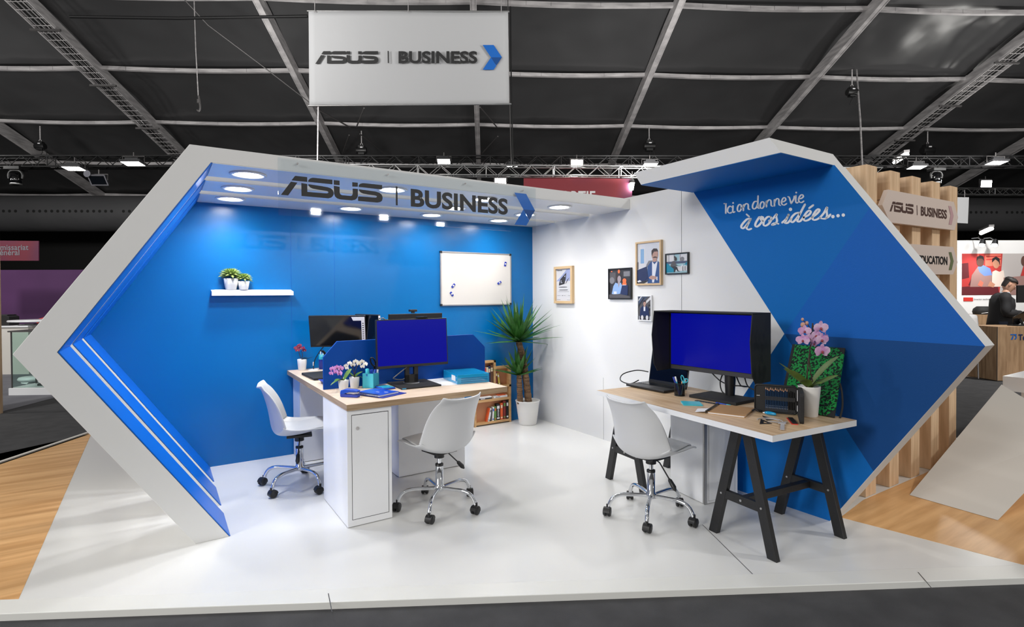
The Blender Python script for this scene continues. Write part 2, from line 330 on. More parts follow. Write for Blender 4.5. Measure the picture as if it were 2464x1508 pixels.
# three chevron portal frames, one behind the other, gaps between
def portal(y0, y1, label):
    t = thing('portal_frame', label, 'portal frame', (-3.46, (y0+y1)/2, 0), 0, 'white chevron portal frames of the stand')
    ox, oy = 3.46, -(y0+y1)/2
    def o(b): b.M = Matrix.Translation((ox, oy, 0)); return b
    b = o(MB('white_frame')); b.prism([(-.001, 2.342)]+OUT+INN[::-1]+[(-.001, 2.25)], y0, y1, 'y'); b.build('frame_body', t, bevel=.002)
    b = o(MB('blue_lining')); e = .003
    I = [(-3.447, 2.2485), (-4.1625, 1.167), (-3.3715, .001)]; J = [(-3.438, 2.2475), (-4.1565, 1.167), (-3.366, .001)]
    b.prism([I[0], I[1], J[1], J[0]], y0+.001, y1-.001, 'y'); b.build('side_lining', t)
    b = o(MB('blue_lining')); b.prism([I[1], I[2], J[2], J[1]], y0+.001, y1-.001, 'y'); b.build('side_lining', t)
    b = o(MB('white_gloss')); b.box(-3.436, -.001, y0+.001, y1-.001, 2.2465, 2.2495); b.build('soffit', t)
    return t
portal(-1.592, -1.175, 'frontmost white chevron portal frame with wide grey-white face')
portal(-1.015, -.590, 'middle white chevron portal frame, gap before and behind it')
portal(-.437, -.002, 'rearmost white chevron portal frame against the blue back wall')

# recessed downlights in the three soffits
def make_downlight():
    t = thing('downlight', '', 'light', (0, 0, 0), 0, 'round downlights recessed in the white soffits')
    b = MB('white_gloss'); b.lathe([(.082, 0), (.112, -.001), (.112, -.006), (.104, -.010), (.082, -.008), (.082, 0)], 32, caps=False); b.build('ring', t)
    b = MB('downlight_lens'); b.lathe([(.082, -.003), (.05, -.0045), (.001, -.005)], 32); b.build('lens', t)
    return t
XS = (-3.217, -2.240, -1.441, -.660); dl0 = make_downlight(); first = True
for row, y, pw in (('front', -1.372, 14), ('middle', -.820, 13), ('rear', -.320, 13)):
    for k, x in enumerate(XS):
        if row == 'middle' and k == 1: continue
        lab = '%s downlight in the %s row of the soffit, %s' % (('leftmost lit', 'second lit', 'third lit', 'last lit')[k], row, ('by the blue chevron lining', 'counted from the chevron lining', 'counted from the chevron lining', 'nearest the white wall')[k])
        if first: o = dl0; o.location = (x, y, 2.2465); o['label'] = lab; first = False
        else: o = dup(dl0, (x, y, 2.2465), 0, lab)
        l = bpy.data.lights.new('downlight_lamp', 'SPOT'); l.energy = pw*(3.4 if k == 0 else 1); l.spot_size = math.radians(150); l.spot_blend = .9; l.shadow_soft_size = .07; l.color = (1, .98, .97) if k else (.93, .96, 1)
        lo = bpy.data.objects.new('downlight_lamp', l); COL.objects.link(lo); lo.location = (x, y, 2.235)

# blue feature wall on the right: chevron slab with a canopy
X0 = -.133
pA, pB, pT, pO, pL, pN = (-2.422, 2.262), (-3.501, 2.260), (-4.252, 1.176), (-3.478, 0), (-2.40, 0), (-3.175, 1.178)
pE, pG = (-3.705, 1.965), (-3.73, .387)
t = thing('feature_wall', 'large blue chevron feature wall with faceted face, white edge and canopy', 'wall panel', (X0, -3.3, 0))
def o(b): b.M = Matrix.Translation((-X0, 3.3, 0)); return b
b = o(MB('white_frame')); b.prism([pA, pB, pT, pO, pL, pN], X0, .0, 'x'); b.build('panel_body', t)
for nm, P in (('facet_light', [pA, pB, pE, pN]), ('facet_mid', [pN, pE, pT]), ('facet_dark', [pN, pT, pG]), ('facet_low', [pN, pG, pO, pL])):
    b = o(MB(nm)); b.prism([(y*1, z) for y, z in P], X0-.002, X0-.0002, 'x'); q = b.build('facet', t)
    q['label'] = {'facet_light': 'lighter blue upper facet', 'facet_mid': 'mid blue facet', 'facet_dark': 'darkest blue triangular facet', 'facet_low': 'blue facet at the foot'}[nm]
b = o(MB('white_frame'))
bot = [(-.71, -2.412), (-.71, -3.492), (-.001, -3.492), (-.001, -2.412)]; top = [(-.715, -2.345), (-.715, -3.425), (-.001, -3.425), (-.001, -2.345)]
b.add([(x, y, 2.262) for x, y in bot]+[(x, y, 2.362) for x, y in top], [(0, 1, 2, 3), (7, 6, 5, 4), (0, 1, 5, 4), (1, 2, 6, 5), (2, 3, 7, 6), (3, 0, 4, 7)]); b.build('canopy', t)
b = o(MB('facet_light')); b.prism([(-.707, -2.414), (-.707, -3.490), (X0-.003, -3.490), (X0-.003, -2.414)], 2.2585, 2.2615); b.build('canopy_soffit', t)
# slogan on the face
def wf(x, y):
    p = on(0, X0-.0035, 1680+x/6.484, 440+y/6.484); return p - Vector((X0, -3.3, 0))
def oval(cx, cy, rx, ry, tilt=.15): return [(cx+rx*math.cos(k*PI/6)+tilt*ry*math.sin(k*PI/6), cy-ry*math.sin(k*PI/6)) for k in range(13)]
b = MB('white_gloss'); W1 = 26
for s in ([(432,325),(430,475)],[(403,322),(440,325)],[(522,375),(498,362),(470,385),(458,425),(468,458),(495,470),(528,455)],[(543,355),(540,440),(550,460),(572,448)],
          oval(643,390,30,55),[(707,340),(705,432)],[(707,385),(730,338),(760,322),(780,342),(783,405),(805,412)],[(925,288),(880,292),(852,340),(850,385),(870,405),(905,385),(928,330)],[(935,200),(930,330),(935,388),(955,395)],
          oval(998,345,31,52),[(1065,285),(1065,375)],[(1067,330),(1085,282),(1115,262),(1135,282),(1140,350),(1165,362)],[(1190,260),(1190,360)],[(1192,312),(1210,264),(1237,243),(1258,262),(1262,335),(1285,350)],
          [(1302,298),(1340,288),(1366,262),(1352,230),(1322,242),(1300,295),(1310,332),(1340,345),(1380,322)],[(1400,215),(1422,228),(1450,322)],[(1450,322),(1490,255),(1500,205)],[(1525,195),(1522,285),(1537,312),(1560,300)],
          [(1568,250),(1610,240),(1640,212),(1625,184),(1592,200),(1566,255),(1580,295),(1612,305),(1648,283)]): ribbon(b, s, W1, wf, .2)
dot(b, 545, 312, 15, wf); dot(b, 1530, 150, 15, wf)
for s in ([(822,558),(770,562),(715,610),(674,670),(682,705),(715,700),(770,640),(820,562)],[(820,562),(772,650),(755,698),(782,728),(830,713)],[(755,490),(795,525)],
          [(955,530),(905,610),(890,660),(912,683),(960,650),(1005,585),(1010,535),(985,530),(980,575),(1010,592)],[(1130,527),(1080,532),(1030,590),(1020,650),(1047,668),(1097,640),(1140,575),(1130,527)],
          [(1105,592),(1160,562),(1225,487),(1217,522),(1230,590),(1200,640),(1150,655),(1190,628),(1252,637)],[(1308,620),(1375,560),(1415,488)],[(1415,488),(1367,590),(1357,626),(1402,618),(1450,560)],
          [(1568,463),(1512,480),(1457,540),(1447,600),(1477,610),(1530,560),(1590,472)],[(1668,332),(1620,420),(1562,540),(1550,600),(1592,595),(1640,540)],[(1640,540),(1720,502),(1757,455),(1735,430),(1690,462),(1650,530),(1657,587),(1712,580),(1770,540)],[(1730,395),(1797,345)],
          [(1770,540),(1850,482),(1892,430),(1880,407),(1840,432),(1792,510),(1792,572),(1842,572),(1900,540)],[(1900,540),(1960,470),(2010,380),(2004,440),(2010,512),(1980,557),(1902,550)],[(1990,550),(2030,530),(2065,490)]): ribbon(b, s, 35, wf, .3)
for x, y in ((1440, 412), (2102, 525), (2182, 511), (2264, 501)): dot(b, x, y, 27, wf)
b.build('slogan_lettering', t, recalc=False)

# clear acrylic sign hung on the fascia
t = thing('acrylic_sign', 'clear acrylic fascia sign with black lettering and blue chevron', 'sign', (-2.08, -1.602, 2.1))
def o(b): b.M = Matrix.Translation((2.08, 1.602, -2.1)); return b
b = o(MB('acrylic')); b.box(-3.076, -1.092, -1.606, -1.598, 1.963, 2.328); b.build('acrylic_sheet', t)
b = o(MB('ink')); wordmark(b, lambda u, v: (-3.061+.663*u, -1.6075, 2.092+.129*v)); b.build('wordmark', t, recalc=False)
b = o(MB('ink')); b.box(-2.303, -2.290, -1.608, -1.6065, 2.09, 2.222); b.build('divider_bar', t)
b = o(MB('ink')); lettering(b, 'BUSINESS', lambda u, v: (-2.191+.824*u, -1.6075, 2.089+.130*v), bold=.035); b.build('lettering', t, recalc=False)
b = o(MB(['logo_blue', 'logo_blue_deep'])); chevron(b, lambda u, v: (-1.304+.203*u, -1.6075, 2.018+.257*v), (0, 0, 1)); b.build('chevron_emblem', t, recalc=False)
for x in (-2.96, -2.36, -1.75, -1.22):
    b = MB('steel'); b.M = Matrix.Translation((2.08+x, 0, .20)) @ Matrix.Rotation(PI/2, 4, 'X'); b.lathe([(.006, 0), (.006, .012)], 10); b.build('screw', t)
# ================================================================== CHAIRS
def make_chair(loc, rz, phase, label):
    t = thing('swivel_chair', label, 'chair', loc, rz, 'white shell swivel chairs')
    prof = [(.232, .436), (.222, .450), (.175, .452), (.10, .434), (.02, .416), (-.06, .406), (-.125, .408), (-.168, .426), (-.190, .466), (-.200, .518), (-.210, .585), (-.226, .658), (-.246, .725), (-.262, .768), (-.276, .782), (-.292, .780)]
    hw = [.185, .205, .222, .232, .238, .240, .240, .238, .234, .228, .218, .206, .190, .176, .166, .160]
    kk = [-.012, -.004, .02, .042, .06, .078, .094, .104, .108, .104, .092, .074, .050, .030, .020, .016]
    PP = spline([(y, z, 0) for y, z in prof], 2); HWs = spline([(a, b_, 0) for a, b_ in zip(hw, kk)], 2); n = len(PP)-1
    def sh(u, v, off=0):
        i = min(n, int(round(v*n))); a = PP[min(i+1, n)]-PP[max(i-1, 0)]; tl = Vector((a.x, a.y)).normalized(); nl = Vector((-tl.y, tl.x))
        if i < 3*2 and nl.y < 0 or nl.y < -.2: nl = -nl
        nl = Vector((tl.y, -tl.x)) if Vector((tl.y, -tl.x)).dot(Vector((.55, .83))) > 0 else Vector((-tl.y, tl.x))
        x = (u-.5)*2; k = HWs[i].y*(abs(x)**2.3); cr = .045*abs(x)**5*max(0, (v-.80)/.2) - .03*abs(x)**5*max(0, (.12-v)/.12)
        p = Vector((PP[i].x, PP[i].y)) + nl*(k+off) - tl*cr
        return (HWs[i].x*x*(1-.02*abs(x)**3), p.x, p.y)
    b = MB('chair_white'); b.grid(lambda u, v: sh(u, v), 16, n); b.build('shell', t, solid=.011, sub=1)
    b = MB('chair_white'); b.grid(lambda u, v: sh(.12+.76*u, .04+.38*v, .010+.018*math.sin(PI*min(1, max(0, u)))*math.sin(PI*min(1, v))), 12, 14); b.build('seat_pad', t, solid=.012, sub=1)
    b = MB('black_plastic'); b.box(-.085, .085, -.09, .09, .385, .405); b.lathe([(.034, .345), (.034, .39)], 16); b.build('tilt_plate', t, bevel=.004)
    b = MB('chrome'); b.lathe([(.014, .27), (.014, .355)], 16); b.build('gas_strut', t)
    b = MB('chrome'); b.lathe([(.030, .118), (.034, .122), (.034, .150), (.0265, .156), (.0265, .290)], 20); b.build('column', t)
    b = MB('black_plastic'); b.lathe([(.028, .288), (.028, .302), (.016, .306)], 16); b.build('collar', t)
    b = MB('black_plastic'); b.tube([(.03, 0, .38), (.07, 0, .365), (.15, -.01, .285)], .0045, 8); b.tube([(.15, -.01, .285), (.158, -.011, .277), (.19, -.015, .242), (.205, -.017, .225)], [.006, .013, .016, .006], 10); b.build('lever', t)
    for k in range(5):
        q = MB('chrome'); q.tube(spline([(.028, 0, .135), (.10, 0, .138), (.19, 0, .138), (.245, 0, .118), (.272, 0, .078), (.276, 0, .058)], 4), .0125, 12); lg = q.build('leg', t); lg.rotation_euler = (0, 0, math.radians(phase+72*k)-rz)
        q = MB('black_plastic'); an = .9+k*1.7; q.M = Matrix.Translation((.284, 0, 0)) @ Matrix.Rotation(an, 4, 'Z')
        for sgn in (-1, 1):
            R0 = [(.003, .0), (.024, .0), (.0275, .004), (.0275, .016), (.024, .02), (.003, .02)]
            rings = [[(-.012+r*math.cos(2*PI*j/18), sgn*(.004+y), .0285+r*math.sin(2*PI*j/18)) for j in range(18)] for r, y in R0]; q.loft(rings)
        rings = [[(-.012+.031*math.cos(a_), y, .0285+.031*math.sin(a_)) for a_ in [-.3+j*(PI+.2)/10 for j in range(11)]]+[(-.012+.022*math.cos(a_), y, .0285+.022*math.sin(a_)) for a_ in [-.3+j*(PI+.2)/10 for j in range(10, -1, -1)]] for y in (-.022, .022)]
        q.loft(rings, smooth=False); q.lathe([(.009, .04), (.009, .075)], 10); q.build('caster', lg)
    return t
make_chair((-2.822, -.895, 0), math.radians(-101), 0, 'white shell swivel chair in front of the blue back wall')
make_chair((-2.114, -1.888, 0), math.radians(12), 15, 'white shell swivel chair turned away before the bench desk')
make_chair((-1.016, -2.787, 0), math.radians(-86), 1.5, 'white shell swivel chair at the trestle table')

# ================================================================== BENCH DESK
t = thing('bench_desk', 'double bench desk with thick oak top on white cabinets by blue wall', 'desk', (-2.12, -.95, 0))
def o(b): b.M = Matrix.Translation((2.12, .95, 0)); return b
b = o(MB(['oak_pale', 'oak_edge'])); b.box(-2.742, -1.560, -1.89, -.01, .737, .775, 1); b.add([(-2.742, -1.89, .7755), (-1.56, -1.89, .7755), (-1.56, -.01, .7755), (-2.742, -.01, .7755)], [(0, 1, 2, 3)], 0); b.build('desktop', t)
def cabinet(x0, x1, y0, y1, h, front, label, back=None):
    c = thing('pedestal_cabinet', label, 'cabinet', ((x0+x1)/2, (y0+y1)/2, 0), 0, 'white pedestal cabinets')
    def o(b): b.M = Matrix.Translation((-(x0+x1)/2, -(y0+y1)/2, 0)); return b
    b = o(MB('white_gloss')); b.box(x0, x1, y0, y1, .004, h); b.build('carcass', c, bevel=.002)
    if front == 'y':
        b = o(MB('black_matt')); b.box(x0+.028, x1-.022, y0-.0008, y0+.01, .045, h-.028); b.build('door_gap', c)
        b = o(MB('white_gloss')); b.box(x0+.031, x1-.025, y0-.002, y0+.008, .048, h-.032); d = b.build('door', c, bevel=.001)
        b = o(MB('steel')); b.M = b.M @ Matrix.Translation((x0+.065, y0-.002, h-.115)) @ Matrix.Rotation(PI/2, 4, 'X'); b.lathe([(.011, 0), (.011, .003), (.009, .004)], 16); b.build('lock', d)
    if front == 'x':
        b = o(MB('dark_grey')); b.box(x0-.0008, x0+.01, y0+.02, y1-.012, .045, h-.022); b.build('door_gap', c)
        b = o(MB('white_gloss')); b.box(x0-.002, x0+.008, y0+.022, y1-.014, .048, h-.024); d = b.build('door', c, bevel=.001)
        b = o(MB('steel')); b.M = b.M @ Matrix.Translation((x0-.002, y1-.04, h-.10)) @ Matrix.Rotation(-PI/2, 4, 'Y'); b.lathe([(.010, 0), (.010, .003)], 14); b.build('lock', d)
    return c
cabinet(-2.739, -2.449, -1.880, -1.288, .735, 'y', 'tall white lockable cabinet under the front corner of the bench desk')
cabinet(-2.125, -1.531, -1.160, -.870, .735, None, 'wide white cabinet under the middle of the bench desk')
cabinet(-2.695, -2.10, -.312, -.025, .735, 'x', 'white cabinet under the back end of the bench desk')
b = MB('partition_blue'); b.prism([(-.685, 0), (-.685, .235), (-.585, .345), (.545, .345), (.66, .235), (.66, 0)], -.009, .009, 'y')
t = b.build('desk_partition', bevel=.002); t.location = (-2.04, -1.243, .776); tag(t, 'blue desk partition with cut corners across the bench desk', 'partition')

# ---- monitors on the bench
def make_monitor(name, label, loc, rz, W, H, zc, screen, tilt=0, back=False, base=None, neckh=None, bez=(.008, .020)):
    """screen faces local -Y"""
    t = thing(name, label, 'monitor', loc, rz)
    R = Matrix.Translation((0, 0, zc)) @ Matrix.Rotation(tilt, 4, 'X')
    b = MB('black_plastic'); b.M = R; b.box(-W/2, W/2, -.012, .012, -H/2, H/2)
    b.add([(-W*.36, .012, -H*.32), (W*.36, .012, -H*.32), (W*.36, .012, H*.30), (-W*.36, .012, H*.30), (-W*.27, .05, -H*.24), (W*.27, .05, -H*.24), (W*.27, .05, H*.18), (-W*.27, .05, H*.18)], [(4, 5, 6, 7), (0, 1, 5, 4), (1, 2, 6, 5), (2, 3, 7, 6), (3, 0, 4, 7)]); b.build('housing', t, bevel=.003)
    b = MB(screen); b.M = R; b.box(-W/2+bez[0], W/2-bez[0], -.0135, -.011, -H/2+bez[1], H/2-bez[0]); b.build('screen', t)
    return t, R
# front desk monitor, blue screen
t, R = make_monitor('desktop_monitor', 'monitor with plain blue screen in front of the blue partition', (-2.100, -1.40, .776), math.radians(-2), .566, .362, .318, 'screen_blue', math.radians(-4))
b = MB('black_matt'); b.box(-.155, .155, -.185, .145, 0, .012); b.build('foot', t, bevel=.003)
b = MB('black_plastic'); b.box(-.052, -.018, .02, .045, .012, .30); b.box(.018, .052, .02, .045, .012, .30); b.box(-.052, .052, .02, .045, .012, .075); b.box(-.052, .052, .02, .045, .13, .30); b.build('neck', t, bevel=.003)
b = MB('aluminium'); b.lathe([(.062, .012), (.06, .0135)], 24, (0, .03, 0)); b.build('swivel_ring', t)
b = MB('box_cyan'); b.box(-.15, -.12, -.186, -.184, .003, .010); b.build('sticker', t)
b = MB('cable_grey'); b.tube(spline([(.03, .03, .20), (-.03, .0, .15), (-.13, .0, .08), (-.145, .02, .055), (-.08, .03, .04), (-.03, .045, .05)], 6), .004, 6); tag(b.build('monitor_cable'), 'grey cable looped on the blue-screen monitor neck at the bench desk', 'cable').location = (-2.10, -1.40, .776)
b = MB('black_gloss'); b.box(-.045, .045, -.012, .012, 0, .012); b.box(-.035, .035, .0, .02, -.02, 0); t = b.build('camera_bar', bevel=.003); t.location = (-2.02, -1.395, 1.278); tag(t, 'thin black camera bar on top of the blue-screen desk monitor', 'webcam')
# ================================================================== ON THE BENCH DESK
TZ = .776
t, R = make_monitor('desktop_monitor', 'switched-off monitor with white sticker strip tilted forward behind partition', (-2.375, -.36, TZ), math.radians(-24), .485, .292, .362, 'screen_off', math.radians(16), bez=(.006, .016))
b = MB('black_plastic'); b.bar((0, .03, .33), (0, .10, .02), .05, .03); b.build('neck', t); b = MB('black_plastic'); b.box(-.11, .11, 0, .17, 0, .012); b.build('foot', t, bevel=.003)
b = MB(['paper', 'dark_grey']); b.M = R
b.add([(.205, -.0145, -.146), (.235, -.0145, -.146), (.235, -.0145, .135), (.12, -.0145, .135), (.135, -.0145, .10), (.205, -.0145, .10)], [(0, 1, 2, 3, 4, 5)], 0)
for k in range(11): b.add([(.212, -.0150, -.13+k*.02), (.226, -.0150, -.13+k*.02), (.226, -.0150, -.122+k*.02), (.212, -.0150, -.122+k*.02)], [(0, 1, 2, 3)], 1)
b.build('sticker_strip', t, recalc=False)
t, R = make_monitor('desktop_monitor', 'monitor seen from behind with faceted black back, on the far side of the partition', (-1.745, -.62, TZ), math.radians(180), .52, .31, .355, 'screen_off', math.radians(-3))
b = MB('black_plastic'); b.box(-.04, .04, .02, .05, .01, .30); b.build('neck', t); b = MB('black_plastic'); b.box(-.13, .13, -.12, .10, 0, .012); b.build('foot', t, bevel=.003)
b = MB('black_plastic'); b.box(-.036, .036, -.018, .018, .014, .034); b.ball((0, -.018, .024), .011, 8); b.box(-.014, .014, -.012, .014, 0, .014); t = b.build('web_camera', bevel=.004); place(t, (-1.775, -.63, 1.290), PI); tag(t, 'small black webcam clipped on the monitor seen from behind', 'webcam')
t, R = make_monitor('desktop_monitor', 'monitor seen edge-on with labelled strips between two black monitors', (-2.135, -.48, TZ), math.radians(-72), .34, .30, .36, 'screen_off', math.radians(6))
b = MB(['paper', 'dark_grey']); b.M = R; b.add([(.1705, -.010, -.15), (.1705, .010, -.15), (.1705, .010, .14), (.1705, -.010, .14)], [(0, 1, 2, 3)], 0)
for k in range(9): b.add([(.1710, -.007, -.13+k*.03), (.1710, .007, -.13+k*.03), (.1710, .007, -.118+k*.03), (.1710, -.007, -.118+k*.03)], [(0, 1, 2, 3)], 1)
b.build('sticker_strip', t, recalc=False)
b = MB('black_plastic'); b.bar((0, .03, .34), (0, .05, .01), .05, .03); b.build('neck', t); b = MB('black_plastic'); b.box(-.10, .10, -.06, .14, 0, .012); b.build('foot', t, bevel=.003)
t = thing('docking_mount', 'black docking mount with loose cables beside the edge-on monitor', 'computer', (-2.035, -.50, TZ))
b = MB('black_plastic'); b.box(-.05, .05, -.03, .03, .0, .445); b.box(-.07, .07, -.04, .05, 0, .01); b.box(-.02, .10, -.032, .02, .33, .43); b.build('body', t, bevel=.004)
b = MB('cable_grey'); b.tube(spline([(-.03, -.02, .44), (.0, -.05, .475), (.04, -.04, .455), (.09, -.04, .465), (.07, -.05, .43)], 5), .005, 6); b.build('cable', t)
# cable hanging with ferrite bead and plug
t = thing('power_cable', 'black cable with ferrite bead hanging to a white plug on the desk', 'cable', (-2.54, -.14, TZ))
b = MB('cable_black'); b.tube(spline([(.10, -.06, .24), (.05, -.03, .17), (.01, -.01, .09), (0, 0, .01)], 6), .004, 6); b.build('lead', t)
b = MB('black_gloss'); b.tube(spline([(.055, -.035, .178), (.08, -.05, .165), (.09, -.06, .14), (.075, -.06, .125)], 5), [.006]*3+[.012]*10+[.006]*3, 8); b.build('ferrite_bead', t)
b = MB('white_gloss'); b.lathe([(.006, .04), (.006, .075)], 8); b.lathe([(.045, 0), (.045, .006), (.02, .010)], 20); b.build('plug_plate', t)

def closed_laptop(loc, rz, label):
    t = thing('laptop', label, 'laptop', loc, rz)
    b = MB('black_plastic'); b.prism(rrect(-.20, .20, -.135, .135, .012), 0, .010); b.build('base', t, bevel=.002)
    b = MB('black_matt'); b.prism(rrect(-.20, .20, -.135, .135, .012), .0115, .018); b.build('lid', t, bevel=.002)
    return t
closed_laptop((-2.555, -.575, TZ), math.radians(90+2), 'closed black laptop at the left end of the bench desk')
b = MB('royal_dark'); b.add([(-.09, -.10, 0), (.12, -.10, 0), (.12, .12, 0), (-.09, .12, 0), (-.115, -.11, .028), (.125, -.11, .006), (.125, .12, .006), (-.115, .12, .028)], [(3, 2, 1, 0), (4, 5, 6, 7), (0, 1, 5, 4), (1, 2, 6, 5), (2, 3, 7, 6), (3, 0, 4, 7)])
t = b.build('document_folder'); place(t, (-2.565, -1.02, TZ)); tag(t, 'dark blue folder with raised corner tucked behind the partition', 'folder')

# --- potted orchids
def pot_mesh(mb, r0, r1, h): mb.lathe([(.001, .002), (r0*.96, 0), (r0, .004), ((r0*.3+r1*.7), h*.6), (r1, h-.003), (r1-.002, h), (r1-.005, h), (r1-.007, h-.012), (.001, h-.014)], 28); return mb
def leaf_mesh(mb, base, direc, length, width, droop, up=.6, m=0, twist=0, fold=.25, n=10):
    d = Vector((math.cos(direc), math.sin(direc), 0)); s = Vector((-d.y, d.x, 0)); s = s*math.cos(twist)+Vector((0, 0, 1))*math.sin(twist)
    rows = []
    for i in range(n+1):
        q = i/n; c = Vector(base)+d*length*q*math.cos(up*(1-q*.3))+Vector((0, 0, 1))*(length*q*math.sin(up)-droop*q*q)
        wv = width*(math.sin(PI*min(1, q*.88+.10)))**.8*(1 if q < .999 else .05)
        rows.append([c-s*wv*.5+Vector((0, 0, wv*fold*.5)), c, c+s*wv*.5+Vector((0, 0, wv*fold*.5))])
    mb.loft(rows, m, True, caps=False, closed=False)
def blossom(mb, c, r, yaw, pitch=0, m=0, mc=1, n5=5):
    Rm = Matrix.Translation(c) @ Matrix.Rotation(yaw, 4, 'Z') @ Matrix.Rotation(pitch, 4, 'X')
    old = mb.M; mb.M = old @ Rm
    for k, (an, ln, wd) in enumerate(((PI/2, 1, .62), (PI/2+2.25, .95, .55), (PI/2-2.25, .95, .55), (.18, 1.05, 1.15), (PI-.18, 1.05, 1.15))):
        ca, sa = math.cos(an), math.sin(an); y = -.004 if k > 2 else 0; rows = []
        for i in range(6):
            q = i/5; wv = r*wd*math.sin(PI*(q*.86+.08))**.6*.5
            rows.append([(ca*r*ln*q-sa*wv, y-.10*r*q*q+.10*r, sa*r*ln*q+ca*wv), (ca*r*ln*q, y, sa*r*ln*q), (ca*r*ln*q+sa*wv, y-.10*r*q*q+.10*r, sa*r*ln*q-ca*wv)])
        mb.loft(rows, m, True, caps=False, closed=False)
    mb.ball((0, -r*.14, -r*.12), r*.17, 6, mc, (1, 1, 1.4)); mb.M = old
VIEW = math.radians(-25)   # blossoms face the aisle
def orchid(label, loc, r, h, stems, flowers, leaves, petal, core='petal_core', leafm='leaf_light', fr=.02, potlabel=None):
    t = thing('potted_orchid', label, 'plant', loc)
    b = MB('ceramic'); pot_mesh(b, r*.78, r, h); b.build('pot', t)
    b = MB('soil'); b.lathe([(r*.86, h-.012), (r*.5, h-.007), (.001, h-.006)], 16); b.build('soil', t)
    for lf in leaves:
        b = MB(leafm); leaf_mesh(b, *lf); b.build('leaf', t, recalc=False)
    for st in stems:
        b = MB('stem_dark'); b.tube(spline(st, 6), .0028 if h < .12 else .0042, 7); b.build('stem', t)
    for k, (x, y, z, sc) in enumerate(flowers):
        b = MB([petal, core]); blossom(b, (x, y, z), fr*sc, VIEW+random.uniform(-.5, .5), random.uniform(-.25, .25)); b.build('blossom', t, recalc=False)
    return t
orchid('small orchid with magenta blossoms in white pot, front corner of the bench desk', (-2.622, -1.395, TZ), .037, .082,
       [[(0, 0, .075), (-.015, .005, .11), (-.03, .0, .145), (-.045, -.005, .17)]],
       [(-.07, .02, .162, 1), (-.045, .0, .172, 1), (-.022, -.01, .166, 1.1), (-.078, .02, .132, .9), (-.05, .0, .142, 1), (-.028, -.012, .132, 1.1)],
       [((0, 0, .078), -2.7, .085, .04, .03, .45), ((0, 0, .078), -2.95, .10, .034, .05, .25), ((.0, 0, .078), -.1, .085, .055, 0, 1.15, 0, .5), ((0, 0, .078), .5, .06, .035, .0, .8)], 'petal_magenta')
orchid('small orchid with white blossoms in white pot beside the pen box', (-2.515, -1.30, TZ), .037, .082,
       [[(0, 0, .075), (.006, .0, .12), (.02, -.005, .16), (.05, -.01, .185)], [(0, 0, .075), (-.005, .0, .12), (-.015, 0, .165)]],
       [(-.055, .015, .165, .9), (-.03, .01, .182, 1), (-.01, .0, .170, 1), (.01, .0, .192, 1.05), (.03, -.01, .178, 1.05), (.052, -.015, .190, 1), (.075, -.025, .172, 1), (.055, -.02, .155, .9), (-.05, .01, .148, .8)],
       [((0, 0, .078), -2.8, .06, .03, .01, .6), ((0, 0, .078), 2.6, .07, .034, .0, .8), ((0, 0, .078), .3, .085, .035, .02, .7), ((0, 0, .078), -.4, .07, .03, .04, .4)], 'petal_white', 'yellow', fr=.019)
orchid('small orchid with dark red blossoms in white pot by the blue wall', (-2.625, -.075, TZ), .042, .10,
       [[(0, 0, .09), (-.02, 0, .14), (-.03, .0, .19)], [(0, 0, .09), (.005, 0, .14), (-.005, 0, .18)]],
       [(-.05, .0, .205, 1), (-.02, 0, .225, 1), (.01, -.01, .20, 1), (-.04, -.01, .185, 1), (.02, -.01, .18, 1), (-.01, -.01, .20, 1), (-.03, -.01, .22, .8)],
       [((0, 0, .095), -.45, .10, .03, -.01, .15), ((0, 0, .095), .3, .06, .03, .01, .5)], 'petal_red', 'yellow', 'leaf_dark', fr=.020)
# far pen cup
t = thing('pen_cup', 'tall blue pen cup at the partition edge near the wall', 'pen cup', (-2.452, -.10, TZ))
b = MB(['royal_dark', 'cyan']); b.lathe([(.001, .001), (.03, 0), (.032, .09)], 18); b.lathe([(.032, .09), (.030, .135), (.026, .135), (.026, .10), (.001, .10)], 18, m=1); b.build('cup', t)
for k, (dx, dy) in enumerate(((-.012, .0), (.006, -.006))):
    b = MB('white_gloss'); b.tube([(dx, dy, .10), (dx*1.2, dy*1.2, .155), (dx*1.3, dy*1.3, .172)], [.006, .006, .003], 8); p_ = b.build('marker_pen'); place(p_, (-2.452, -.10, TZ)); tag(p_, 'white capped pen in the tall blue cup near the wall', 'pen', 'white pens in the tall blue cup')
# cyan pen box with pens and scissors
t = thing('pen_box', 'square turquoise pen holder in front of the blue partition', 'pen holder', (-2.405, -1.335, TZ), math.radians(-47))
for nm, (x0, x1, y0, y1) in dict(a=(-.045, .045, -.042, -.039), b=(-.045, .045, .039, .042), c=(-.045, -.042, -.042, .042), d=(.042, .045, -.042, .042)).items():
    b = MB('cyan_sheet'); b.box(x0, x1, y0, y1, 0, .106); b.build('side_panel', t)
b = MB('cyan_sheet'); b.box(-.045, .045, -.042, .042, 0, .003); b.build('bottom', t)
def pen(label, loc, tip, r, m, group=None, cap=None, name='marker_pen', cat='pen'):
    b = MB([m, cap or m]); v = Vector(tip); b.tube([(0, 0, 0), v*.72], r, 10, 0); b.tube([v*.72, v*.97, v], [r*1.12, r*1.12, r*.5], 10, 1); o_ = b.build(name); o_.location = loc; tag(o_, label, cat, group); return o_
pen('fat light blue marker in the turquoise pen holder', (-2.425, -1.345, TZ+.004), (-.012, -.008, .138), .0125, 'royal', None, 'cyan')
for k, (x, y) in enumerate(((-2.405, -1.35), (-2.395, -1.34), (-2.385, -1.355), (-2.378, -1.335))):
    pen('blue pen among the pens in the turquoise pen holder', (x, y, TZ+.004), (.006*(k-1), .003, .128), .006, 'royal_dark', 'blue pens in the turquoise holder', 'royal')
